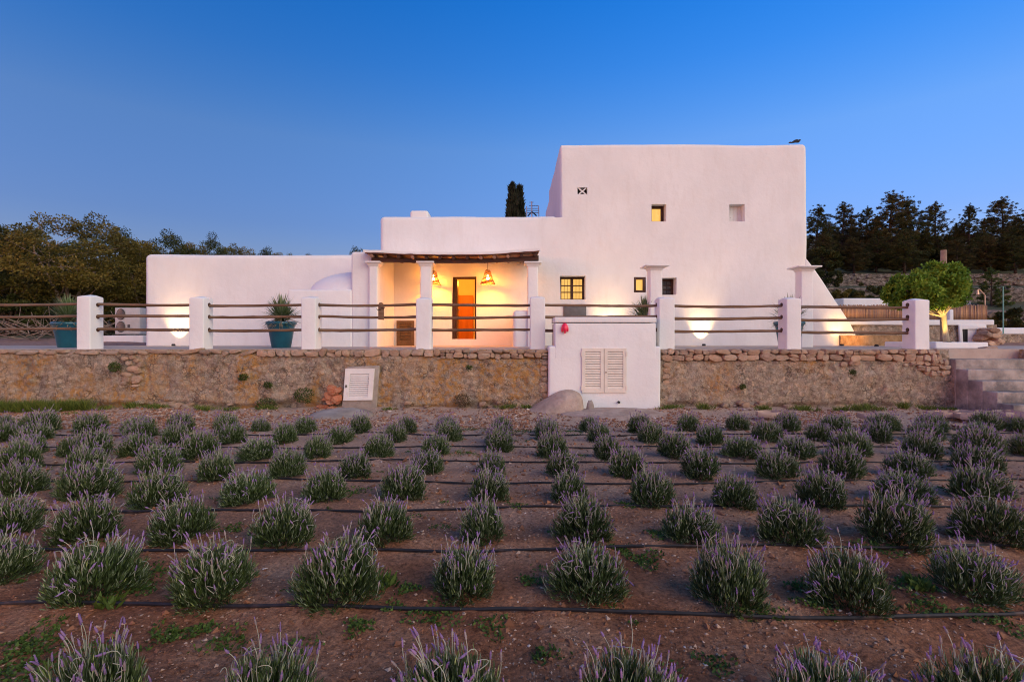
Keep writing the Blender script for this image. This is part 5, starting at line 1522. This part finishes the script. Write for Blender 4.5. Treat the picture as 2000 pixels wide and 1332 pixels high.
# ------------------------------------------------------------------ yuccas in turquoise pots
def make_yucca(seed, n=340, L=0.56):
    rng = np.random.default_rng(seed)
    V = []; F = []; C = []
    for k in range(n):
        t = k / n
        el = math.radians(-28 + 114 * rng.random() ** 0.9); az = rng.uniform(0, 2 * math.pi)
        l = L * rng.uniform(0.75, 1.08); w = 0.0165 * rng.uniform(0.8, 1.2)
        d = np.array([math.cos(el) * math.cos(az), math.cos(el) * math.sin(az), math.sin(el)])
        s_ = np.array([-math.sin(az), math.cos(az), 0.0])
        b = np.array([0, 0, 0.20 * rng.random()]) + d * 0.03
        n0 = len(V)
        for u, ww in ((0, 0.7), (0.35, 1.0), (0.7, 0.75), (1.0, 0.05)):
            c = b + d * l * u - np.array([0, 0, 0.05]) * u * u * math.cos(el)
            V += [c + s_ * w * ww, c - s_ * w * ww]
        for q_ in range(3): F.append((n0+q_*2, n0+q_*2+1, n0+q_*2+3, n0+q_*2+2))
        g_ = rng.random()
        cc = (0.10 + 0.20 * g_ * g_, 0.155 + 0.20 * g_ * g_, 0.055 + 0.13 * g_ * g_, 1) if el > -0.12 else (0.30, 0.24, 0.15, 1)
        C += [cc] * 8
    return raw_mesh('leaves', np.array(V), F, M['leaf'], False, np.array(C))
YU = [make_yucca(5), make_yucca(6)]
def pot_thing(px, Y, lab, s_=1.0):
    X = PX(px, Y)
    t = thing('plant_pot', lab, 'pot', (X, Y, TER), 'turquoise glazed pots on the terrace')
    MB().lathe([(0.0, 0.0), (0.20 * s_, 0.0), (0.215 * s_, 0.02), (0.30 * s_, 0.50 * s_), (0.315 * s_, 0.54 * s_), (0.345 * s_, 0.56 * s_), (0.35 * s_, 0.60 * s_), (0.33 * s_, 0.625 * s_), (0.30 * s_, 0.62 * s_), (0.29 * s_, 0.55 * s_), (0.0, 0.55 * s_)], (X, Y, TER), 32, False).build('pot', M['glaze'], t, smooth=True, sharp=50)
    MB().lathe([(0.0, 0.57 * s_), (0.292 * s_, 0.566 * s_)], (X, Y, TER), 24, False).build('soil', M['soil'], t)
    return X, Y, TER + 0.57 * s_
def yucca(px, Y, lab, potlab, s_=1.0, k=0):
    X, Y, Z = pot_thing(px, Y, potlab)
    t = bpy.data.objects.new('yucca', None); COL.objects.link(t); t.location = (X, Y, Z); t.scale = (s_,) * 3; t.rotation_euler = (0, 0, px)
    props(t, lab, 'plant', 'yuccas in the turquoise pots')
    o = bpy.data.objects.new('leaves', YU[k % 2]); COL.objects.link(o); o.parent = t
    mm = MB(); mm.tube([(0, 0, -0.02), (0, 0, 0.12), (0, 0, 0.22)], [0.05, 0.055, 0.04], 8)
    o = bpy.data.objects.new('stem', raw_mesh('stem', mm.V, mm.F, M['bark'], True)); COL.objects.link(o); o.parent = t
yucca(549.5, 12.25, 'spiky yucca before the oven, in the second pot from the left', 'turquoise pot standing before the oven between two white pillars', 1.0, 0)
yucca(134, 12.6, 'spiky yucca half hidden by the leftmost white pillar', 'turquoise pot half hidden by the leftmost white pillar', 1.05, 1)
yucca(1262, 13.75, 'spiky yucca half hidden behind the column by the cabinet', 'turquoise pot behind the white utility cabinet', 1.15, 1)
yucca(1541, 12.2, 'spiky yucca mostly hidden behind a right-hand fence pillar', 'turquoise pot hidden behind a right-hand fence pillar', 0.95, 0)

# ------------------------------------------------------------------ dead branches left
for k, (px, Y, lab) in enumerate([(60, 22, 'tangle of grey dead branches left of the leftmost pot'), (105, 23.5, 'heap of pale dead twigs behind the leftmost pot'), (205, 24, 'pale fallen branches right of the leftmost pillar')]):
    rng = np.random.default_rng(90 + k); mb = MB()
    X = PX(px, Y); zb = float(hill_z(np.array([X]), np.array([Y]))[0])
    for q_ in range(26):
        a = rng.uniform(0, 2 * math.pi); l = rng.uniform(0.8, 2.2); e = rng.uniform(0.05, 0.9)
        p0 = np.array([X + rng.normal() * 0.7, Y + rng.normal() * 0.4, zb + rng.uniform(0, 0.5)])
        p1 = p0 + l * np.array([math.cos(a) * math.cos(e), math.sin(a) * math.cos(e), math.sin(e)])
        pts = limb(mb, p0, p1, 0.022, 0.008, rng, 0.12, 5, 4)
        limb(mb, pts[3], np.array(pts[3]) + rng.normal(size=3) * 0.35, 0.01, 0.005, rng, 0.1, 3, 4)
    mobj('dead_branches', raw_mesh('dead_branches', mb.V, mb.F, M['deadwood'], True), None, lab, 'branches', 'dead branches under the left wood')

# ================================================================== lavender
def make_lavender(seed):
    rng = np.random.default_rng(seed)
    R, H = 0.212, 0.200
    n_st, per = 760, 15
    el = np.arcsin(rng.uniform(-0.22, 1.0, n_st)); az = rng.uniform(0, 2 * math.pi, n_st)
    lobes = 1 + rng.uniform(0.08, 0.24) * np.sin(az * 3 + seed) * np.cos(el) + 0.08 * np.sin(az * 5 + 2 * seed)
    ce = np.cos(el) ** 0.8; se = np.sign(np.sin(el)) * np.abs(np.sin(el)) ** 0.85
    tip = np.stack([R * ce * np.cos(az) * lobes, R * ce * np.sin(az) * lobes, 0.065 + H * se * (1 + 0.06 * np.sin(az * 2 + seed))], 1) * rng.uniform(0.82, 1.06, (n_st, 1))
    base = np.stack([rng.normal(size=n_st) * 0.04, rng.normal(size=n_st) * 0.04, np.zeros(n_st)], 1)
    mid = (base + tip) / 2 + np.array([0, 0, 0.01]) + np.stack([tip[:, 0], tip[:, 1], 0 * el], 1) * 0.22
    def bez(t): return base * (1 - t) ** 2 + mid * 2 * t * (1 - t) + tip * t * t
    Ps, Ds, Ks = [], [], []
    for k in range(per):
        t = (0.42 + 0.58 * rng.random((n_st, 1)))
        p = bez(t); tg = unit(bez(np.minimum(t + 0.05, 1.05)) - p)
        d = unit(tg * 0.9 + rand_dirs(rng, n_st) * 0.5 + np.array([0, 0, 0.75]))
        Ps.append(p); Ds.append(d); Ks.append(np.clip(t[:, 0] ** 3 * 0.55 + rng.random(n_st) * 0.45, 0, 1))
    P_ = np.concatenate(Ps); D_ = np.concatenate(Ds); K = np.concatenate(Ks)
    N_ = unit(np.cross(D_, rand_dirs(rng, len(P_))))
    V, F = leaf_quads(P_, D_, N_, rng.uniform(0.022, 0.050, len(P_)), rng.uniform(0.0038, 0.0062, len(P_)))
    c0, c1, c2 = np.array([0.016, 0.031, 0.010]), np.array([0.075, 0.118, 0.040]), np.array([0.40, 0.46, 0.31])  # silvery tips, darker inner leaves: light and shade contrast put into leaf colour
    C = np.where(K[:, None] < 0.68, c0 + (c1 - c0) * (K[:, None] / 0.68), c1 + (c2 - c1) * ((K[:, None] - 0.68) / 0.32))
    # yellowish-green shoots here and there
    yel = rng.random(len(K)) < 0.13
    C[yel] = C[yel] * np.array([1.25, 1.25, 0.7])
    C = np.concatenate([C, np.ones((len(K), 1))], 1)
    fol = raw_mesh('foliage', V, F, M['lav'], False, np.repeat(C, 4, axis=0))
    # flower stalks and heads
    sb, hb = MB(), MB(); sc, hc = [], []
    nst = int(rng.uniform(55, 120))
    for k in range(nst):
        i = rng.integers(n_st)
        while el[i] < rng.uniform(-0.1, 0.8): i = rng.integers(n_st)
        p = tip[i] * 0.92
        out = np.array([tip[i][0], tip[i][1], 0]); out = out / max(np.linalg.norm(out), 1e-6)
        l = rng.uniform(0.028, 0.095) * (0.75 + 0.5 * math.sin(el[i]))
        curly = rng.random() < 0.13
        d = out * rng.uniform(0.1, 0.55) + np.array([0, 0, 1.0]) + rng.normal(size=3) * 0.13
        d = d / np.linalg.norm(d); side = np.cross(d, rng.normal(size=3)); side /= np.linalg.norm(side)
        pts = []
        nseg = 6
        for q_ in range(nseg + 1):
            u = q_ / nseg
            w = (0.030 * math.sin(3.4 * u) if curly else 0.010 * math.sin(2.6 * u))
            pts.append(p + d * l * (u if not curly else math.sin(1.7 * u)) + side * w * 1.3)
        n0 = len(sb.V)
        sb.tube([tuple(q_) for q_ in pts], [0.0021 - 0.0006 * (q_ / nseg) for q_ in range(nseg + 1)], 4, False)
        g_ = rng.random()
        sc += [(0.36 + 0.16 * g_, 0.37 + 0.14 * g_, 0.28 + 0.11 * g_, 1)] * (len(sb.V) - n0)
        if curly and rng.random() < 0.6: continue
        # head: whorled spike with a tuft of bracts
        hd = pts[-1] - pts[-2]; hd /= np.linalg.norm(hd)
        hl = rng.uniform(0.017, 0.032); hr = rng.uniform(0.0042, 0.0062)
        n0 = len(hb.V)
        hp_ = [pts[-1] + hd * hl * u for u in (-0.05, 0.12, 0.3, 0.42, 0.58, 0.72, 0.9, 1.0)]
        hb.tube([tuple(q_) for q_ in hp_], [hr * v for v in (0.45, 1.0, 0.74, 1.05, 0.76, 0.95, 0.62, 0.15)], 5)
        g_ = rng.random(); old = rng.random() < 0.38
        cc = (0.26 + 0.10 * g_, 0.21 + 0.08 * g_, 0.21 + 0.06 * g_, 1) if old else (0.22 + 0.14 * g_, 0.135 + 0.09 * g_, 0.29 + 0.13 * g_, 1)
        hc += [cc] * (len(hb.V) - n0)
        n0 = len(hb.V)
        for q_ in range(3):                                   # bracts at the tip
            a_ = rng.normal(size=3); a_ -= hd * a_.dot(hd); a_ /= np.linalg.norm(a_)
            e_ = pts[-1] + hd * hl * 0.92; s2 = np.cross(hd, a_)
            tp = e_ + (hd * 0.9 + a_ * 0.5) * 0.011
            hb.add([tuple(e_ - s2 * 0.0028), tuple(e_ + s2 * 0.0028), tuple(tp)], [(0, 1, 2)])
        hc += [(0.36, 0.23, 0.46, 1)] * (len(hb.V) - n0)
    stk = raw_mesh('flower_stalks', sb.V, sb.F, M['lav'], True, np.array(sc))
    hds = raw_mesh('flower_heads', hb.V, hb.F, M['flower'], True, np.array(hc))
    return fol, stk, hds
LAV = [make_lavender(200 + i) for i in range(9)]
lav_rows = [
 [(185, 0, 1.12), (520, 0, 1.0), (882, 0, 1.0), (1228, 0, 1.06), (1622, 0, 1.1), (1938, 0, 1.1)],
 [(-10, 1165, 1.0), (175, 1195, 1.20), (412, 1207, 1.04), (662, 1212, 1.06), (905, 1193, 0.92), (1148, 1200, 1.0), (1425, 1215, 1.10), (1665, 1218, 1.12), (1912, 1202, 1.2)],
 [(12, 1064, 1.05), (165, 1080, 1.15), (355, 1078, 1.0), (555, 1082, 1.05), (750, 1082, 1.0), (948, 1075, 0.86), (1138, 1071, 0.97), (1350, 1079, 1.05), (1543, 1085, 1.12), (1757, 1082, 1.28), (1948, 1080, 1.2)],
 [(35, 976, 1.05), (168, 984, 1.18), (306, 999, 1.1), (481, 998, 1.06), (637, 994, 1.0), (790, 986, 1.0), (953, 988, 0.93), (1110, 988, 0.88), (1270, 1001, 0.96), (1433, 1008, 0.98), (1610, 1006, 1.12), (1766, 996, 1.12), (1917, 988, 1.22)],
 [(35, 922, 1.12), (162, 938, 1.05), (304, 936, 1.1), (423, 947, 1.0), (562, 945, 0.96), (697, 943, 0.92), (836, 932, 0.9), (962, 932, 0.96), (1096, 938, 0.9), (1226, 941, 0.95), (1368, 943, 0.95), (1518, 946, 1.05), (1650, 944, 1.15), (1778, 945, 1.12), (1912, 932, 1.15)],
 [(55, 893, 1.15), (138, 897, 0.8), (181, 894, 1.0), (268, 900, 1.0), (390, 905, 1.05), (507, 907, 1.0), (618, 903, 0.92), (738, 900, 0.86), (850, 898, 0.95), (972, 884, 0.9), (1077, 900, 0.92), (1186, 902, 0.92), (1318, 902, 1.05), (1450, 904, 1.05), (1556, 904, 1.05), (1670, 902, 1.2), (1805, 904, 1.15), (1920, 903, 1.25), (2020, 900, 1.1)],
 [(3, 868, 0.9), (68, 866, 1.05), (276, 866, 0.95), (346, 875, 0.95), (453, 873, 0.95), (557, 872, 0.95), (664, 872, 0.98), (772, 870, 0.9), (874, 866, 0.95), (972, 870, 0.9), (1070, 864, 0.88), (1172, 869, 0.95), (1272, 873, 0.9), (1387, 875, 1.0), (1497, 873, 1.0), (1600, 870, 1.0), (1714, 870, 1.05), (1810, 867, 1.15), (1914, 864, 1.15)],
 [(8, 845, 0.9), (75, 849, 1.2), (176, 851, 1.1), (268, 851, 1.05), (350, 853, 1.05), (440, 851, 1.0), (510, 847, 0.82), (597, 851, 0.88), (705, 851, 0.8), (795, 849, 0.8), (872, 847, 0.85), (980, 851, 0.9), (1068, 852, 0.9), (1150, 848, 0.88), (1250, 852, 0.95), (1345, 848, 0.9), (1440, 847, 0.98), (1537, 849, 0.95), (1636, 849, 1.1), (1730, 849, 1.12), (1822, 851, 1.15), (1932, 849, 1.25), (1998, 853, 1.0)]]
row_name = ['the row nearest the camera', 'the second row from the camera', 'the third row from the camera', 'the fourth row from the camera', 'the fifth row from the camera', 'the sixth row from the camera', 'the seventh row from the camera', 'the far row by the wall']
num = ['first', 'second', 'third', 'fourth', 'fifth', 'sixth', 'seventh', 'eighth', 'ninth', 'tenth', 'eleventh', 'twelfth', 'thirteenth', 'fourteenth', 'fifteenth', 'sixteenth', 'seventeenth', 'eighteenth', 'nineteenth', 'twentieth', 'twenty-first', 'twenty-second', 'twenty-third']
LAVPOS = []
vi = 0
for ri, row in enumerate(lav_rows):
    vis = [p for p in row]
    nn = 0
    for (px, py, s_) in row:
        if ri == 0: Y = 1.89
        else: Y = 1500.0 / (py - 660.0) + 0.165 * s_
        Y0 = Y if ri == 0 else 1500.0 / (py - 660.0) + 0.10
        X = PX(px, Y0 + (0 if ri == 0 else 0.06))
        z = float(soil_z(np.array([X]), np.array([Y]))[0]) - 0.015
        t = bpy.data.objects.new('lavender_bush', None); COL.objects.link(t)
        t.location = (X, Y, z)
        t.rotation_euler = (random.uniform(-0.14, 0.14), random.uniform(-0.14, 0.14), random.uniform(0, 6.28))
        hz = random.uniform(0.92, 1.15); s_ = s_ * random.uniform(0.80, 0.96)
        t.scale = (s_ * random.uniform(0.92, 1.10), s_ * random.uniform(0.92, 1.10), (0.55 + 0.45 * s_) * hz)
        infr = -40 < px < 2040
        if infr:
            lab = 'lavender bush in %s, %s from the left' % (row_name[ri], num[nn]); nn += 1
        else:
            lab = 'lavender bush in %s, just past the %s edge of the picture' % (row_name[ri], 'left' if px < 0 else 'right')
        props(t, lab, 'lavender', 'lavender bushes planted in rows')
        me = LAV[vi % 9]; vi += 4 if vi % 3 else 5
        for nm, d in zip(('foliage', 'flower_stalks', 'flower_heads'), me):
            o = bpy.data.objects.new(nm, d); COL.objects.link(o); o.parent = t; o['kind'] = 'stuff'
        LAVPOS.append((X, Y, s_))

# drip hoses, one along each row
hose_names = ['nearest the camera', 'second from the camera', 'third from the camera', 'fourth from the camera', 'fifth from the camera', 'sixth from the camera', 'seventh from the camera', 'farthest, by the wall']
for ri, ypx in enumerate([None, 1206, 1082, 1002, 947, 907, 877, 852]):
    Y = 1.72 if ypx is None else 1500.0 / (ypx - 660) + 0.015
    rnd = random.Random(40 + ri); ph = rnd.uniform(0, 9)
    pts = []
    for k in range(-150, 151):
        x = k * 0.085
        y = Y + 0.045 * math.sin(0.75 * x + ph) + 0.02 * math.sin(2.3 * x + ph * 2)
        pts.append((x, y, 0))
    arr = np.array(pts); zz = soil_z(arr[:, 0], arr[:, 1])
    zz = np.convolve(np.pad(zz, 3, mode='edge'), np.ones(7) / 7, 'valid') + 0.012
    arr[:, 2] = zz
    MB().tube([tuple(p) for p in arr], 0.0105, 6).build('drip_hose', M['hose'], None, smooth=True, label='black drip hose along the lavender row %s' % hose_names[ri], cat='hose', group='drip hoses along the lavender rows')

# ------------------------------------------------------------------ gravel, weeds, grass
rng = np.random.default_rng(12)
n = 90000
u = rng.random(n)
Yg = np.where(u < 0.62, 1.35 + 8.9 * rng.random(n) ** 1.5, 8.4 + 2.1 * rng.random(n))
Xg = (rng.random(n) * 2 - 1) * (Yg * 1.06 + 0.3)
keep = np.abs(Xg) < 13
cl = fbm(Xg * 1.3, Yg * 1.3, 0, 77, 3)
keep &= (rng.random(n) < np.clip(0.62 + cl * 1.2, 0.12, 1))
Xg, Yg = Xg[keep], Yg[keep]; n = len(Xg)
sz = np.clip(rng.lognormal(math.log(0.0066), 0.45, n), 0.003, 0.020) * np.interp(Yg, [1.3, 5, 8, 10.7], [0.62, 0.95, 1.5, 2.1])
clod = rng.random(n) < 0.22
sz = np.where(clod, np.minimum(sz * 2.0, 0.034), sz)
oc = np.array([(1,0,0),(-1,0,0),(0,1,0),(0,-1,0),(0,0,1),(0,0,-1)], float)
of = np.array([(0,2,4),(2,1,4),(1,3,4),(3,0,4),(2,0,5),(1,2,5),(3,1,5),(0,3,5)])
Vg = oc[None] * (sz[:, None, None] * rng.uniform(0.6, 1.35, (n, 6, 1))) + rng.normal(size=(n, 6, 3)) * sz[:, None, None] * 0.25
ang = rng.uniform(0, 2 * math.pi, n); ca, sa = np.cos(ang)[:, None], np.sin(ang)[:, None]
x_, y_ = Vg[:, :, 0] * ca - Vg[:, :, 1] * sa, Vg[:, :, 0] * sa + Vg[:, :, 1] * ca
Vg = np.stack([x_ + Xg[:, None], y_ + Yg[:, None], Vg[:, :, 2] * 0.65 + (soil_z(Xg, Yg) + sz * 0.15)[:, None]], 2)
Fg = (of[None] + 6 * np.arange(n)[:, None, None]).reshape(-1, 3)
k = rng.random((n, 1)); w = rng.random((n, 1))
Cg = np.array([0.16, 0.07, 0.04]) * (1 - k) + np.array([0.60, 0.41, 0.29]) * k
Cg = np.where(w > 0.975, np.array([0.68, 0.58, 0.50]), Cg)
Cg = np.where(clod[:, None], np.array([0.26, 0.115, 0.06]) * (0.7 + 0.7 * k), Cg)
Cg = np.concatenate([Cg, np.ones((n, 1))], 1)
mobj('gravel', raw_mesh('gravel', Vg.reshape(-1, 3), Fg, M['gravel'], False, np.repeat(Cg, 6, axis=0)), None, 'crushed pale and reddish stones scattered over the soil', 'gravel', kind='stuff')

def leaf_patch(rng, cx, cy, r, n, L, W, c_lo, c_hi, zoff=0.0, upright=0.6, flatten=1.0):
    a = rng.uniform(0, 2 * math.pi, n); rr = r * np.sqrt(rng.random(n)) * (0.7 + 0.3 * np.sin(3 * a + cx * 7))
    X, Y = cx + rr * np.cos(a), cy + rr * np.sin(a) * flatten
    P_ = np.stack([X, Y, soil_z(X, Y) + zoff], 1)
    D_ = unit(rand_dirs(rng, n) * np.array([1, 1, 0.25]) + np.array([0, 0, upright]))
    N_ = unit(np.cross(D_, rand_dirs(rng, n)))
    V, F = leaf_quads(P_, D_, N_, L * rng.uniform(0.6, 1.3, n), W * rng.uniform(0.7, 1.3, n))
    k = rng.random((n, 1))
    C = np.concatenate([np.array(c_lo) * (1 - k) + np.array(c_hi) * k, np.ones((n, 1))], 1)
    return V, F, np.repeat(C, 4, axis=0)
def stuff(name, patches, label, cat):
    V = np.concatenate([p[0] for p in patches]); C = np.concatenate([p[2] for p in patches])
    off = 0; Fs = []
    for p in patches: Fs.append(p[1] + off); off += len(p[0])
    return mobj(name, raw_mesh(name, V, np.concatenate(Fs), M['leaf'], False, C), None, label, cat, kind='stuff')
G0, G1 = (0.035, 0.07, 0.012), (0.12, 0.19, 0.035)
pt = []
rng = np.random.default_rng(5)
def gp(px, py): 
    Y = 1500.0 / (py - 660.0); return PX(px, Y), Y
for (px, py, r, n) in [(60, 1255, 0.22, 420), (110, 1310, 0.25, 420), (20, 1300, 0.2, 300), (330, 1245, 0.16, 260), (400, 1230, 0.10, 140), (445, 1260, 0.16, 220), (730, 1150, 0.16, 300), (800, 1160, 0.10, 140), (850, 1210, 0.18, 260), (700, 1240, 0.10, 160), (770, 1200, 0.08, 90),
                       (1035, 1145, 0.09, 140), (1060, 1280, 0.08, 120), (1260, 1098, 0.16, 320), (1215, 1080, 0.1, 150), (1290, 1050, 0.16, 300), (1480, 1200, 0.16, 240), (1560, 1150, 0.1, 150), (1590, 1190, 0.13, 220), (1780, 1150, 0.15, 260), (1820, 1195, 0.16, 240), (1720, 1075, 0.2, 320), (1940, 1215, 0.2, 260), (1850, 1085, 0.2, 260),
                       (450, 1035, 0.14, 160), (290, 1118, 0.14, 160), (270, 1155, 0.15, 180), (690, 962, 0.2, 160), (1010, 995, 0.12, 120), (1230, 995, 0.13, 140), (910, 890, 0.3, 220), (1130, 892, 0.2, 120), (1660, 840, 0.3, 140), (1025, 843, 0.35, 240), (920, 840, 0.3, 200), (1125, 845, 0.4, 260), (1525, 890, 0.2, 120), (1300, 1330, 0.15, 150), (560, 1290, 0.2, 200), (1400, 1300, 0.12, 120), (960, 1230, 0.12, 120)]:
    x, y = gp(px, py)
    pt.append(leaf_patch(rng, x, y, r, n, 0.022, 0.013, G0, G1, 0.004, 0.45))
for k in range(120):
    y = 1.5 + 7.5 * rng.random(); x = (rng.random() * 2 - 1) * y
    pt.append(leaf_patch(rng, x, y, rng.uniform(0.03, 0.10), 26, 0.020, 0.011, G0, G1, 0.003, 0.5))
# fresher broad-leaved weeds
for (px, py) in ((1790, 1145), (1800, 1160), (755, 1150), (215, 1190)):
    x, y = gp(px, py); pt.append(leaf_patch(rng, x, y, 0.07, 40, 0.07, 0.024, (0.06, 0.10, 0.015), (0.11, 0.17, 0.03), 0.0, 1.0))
stuff('ground_weeds', pt, 'low green weeds creeping over the soil between the lavender', 'weeds')
pg = []
def grass_at(px, Y, r, n, L, lo=(0.05, 0.085, 0.012), hi=(0.20, 0.24, 0.045), fl=0.45):
    pg.append(leaf_patch(rng, PX(px, Y), Y, r, n, L, 0.010, lo, hi, 0.0, 1.3, fl))
for px in np.arange(-20, 165, 14): grass_at(px, 10.35 + 0.1 * rng.normal() * 0.5, 0.24, 260, 0.24)
for (px, Y, r, n, L) in [(200, 10.35, 0.3, 160, 0.10), (255, 10.45, 0.16, 160, 0.16), (300, 10.4, 0.35, 260, 0.10), (400, 10.42, 0.3, 220, 0.11), (450, 10.4, 0.25, 140, 0.1), (520, 10.45, 0.25, 160, 0.12), (760, 10.4, 0.2, 100, 0.08), (990, 10.45, 0.28, 220, 0.10), (1030, 10.4, 0.2, 140, 0.1), (1310, 10.4, 0.35, 260, 0.10), (1375, 10.25, 0.22, 240, 0.14), (1490, 10.3, 0.2, 160, 0.12), (1570, 10.3, 0.35, 320, 0.12), (1680, 10.3, 0.40, 420, 0.14), (1765, 10.4, 0.14, 160, 0.17), (1810, 10.4, 0.3, 220, 0.10), (1640, 10.3, 0.2, 160, 0.1), (1850, 10.35, 0.3, 160, 0.08), (130, 9.9, 0.4, 60, 0.06), (1720, 10.2, 0.3, 160, 0.08)]:
    grass_at(px, Y, r, n, L)
stuff('grass', pg, 'short green grass growing along the foot of the rubble wall', 'grass')
# weeds rooted in the wall face
for k, (px, py, r, lab) in enumerate([(232, 717, 0.14, 'green weed tuft on the wall beside the bare stones'), (480, 737, 0.10, 'small yellow-green tuft on the wall left of the hatch'), (528, 752, 0.09, 'small weed on the wall just above the shrubby tuft'), (598, 772, 0.22, 'largest green tuft on the wall, left of the red rubble'), (525, 792, 0.22, 'dark green tuft low on the wall left of the red rubble'), (917, 718, 0.06, 'tiny weed on the wall right of the hatch'), (905, 782, 0.18, 'withered tuft low on the wall below the porch door'), (1445, 755, 0.07, 'tiny dark weed on the wall right of the cabinet'), (1659, 727, 0.06, 'tiny dark weed high on the wall near the right end')]):
    rg = np.random.default_rng(300 + k); n = int(420 * (r / 0.2) ** 1.3) + 40
    a = rg.uniform(0, 2 * math.pi, n); rr = r * np.sqrt(rg.random(n))
    X, Z = PX(px, WY) + rr * np.cos(a), PZ(py, WY) + rr * np.sin(a) * 0.75
    P_ = np.stack([X, WY - 0.10 - (r - rr) * 0.6 * rg.random(n), Z], 1)
    D_ = unit(rand_dirs(rg, n) + np.array([0, -0.5, 0.5])); N_ = unit(np.cross(D_, rand_dirs(rg, n)))
    V, F = leaf_quads(P_, D_, N_, 0.045, 0.017)
    kk = rg.random((n, 1)); lo, hi = ((0.10, 0.07, 0.04), (0.2, 0.15, 0.09)) if k == 6 else ((0.035, 0.06, 0.012), (0.10, 0.14, 0.03))
    C = np.concatenate([np.array(lo) * (1 - kk) + np.array(hi) * kk, np.ones((n, 1))], 1)
    mobj('wall_weed', raw_mesh('wall_weed', V, F, M['leaf'], False, np.repeat(C, 4, axis=0)), None, lab, 'weed', 'weeds rooted in the rubble wall')

for o in bpy.data.objects:
    if '_base' in o: del o['_base']
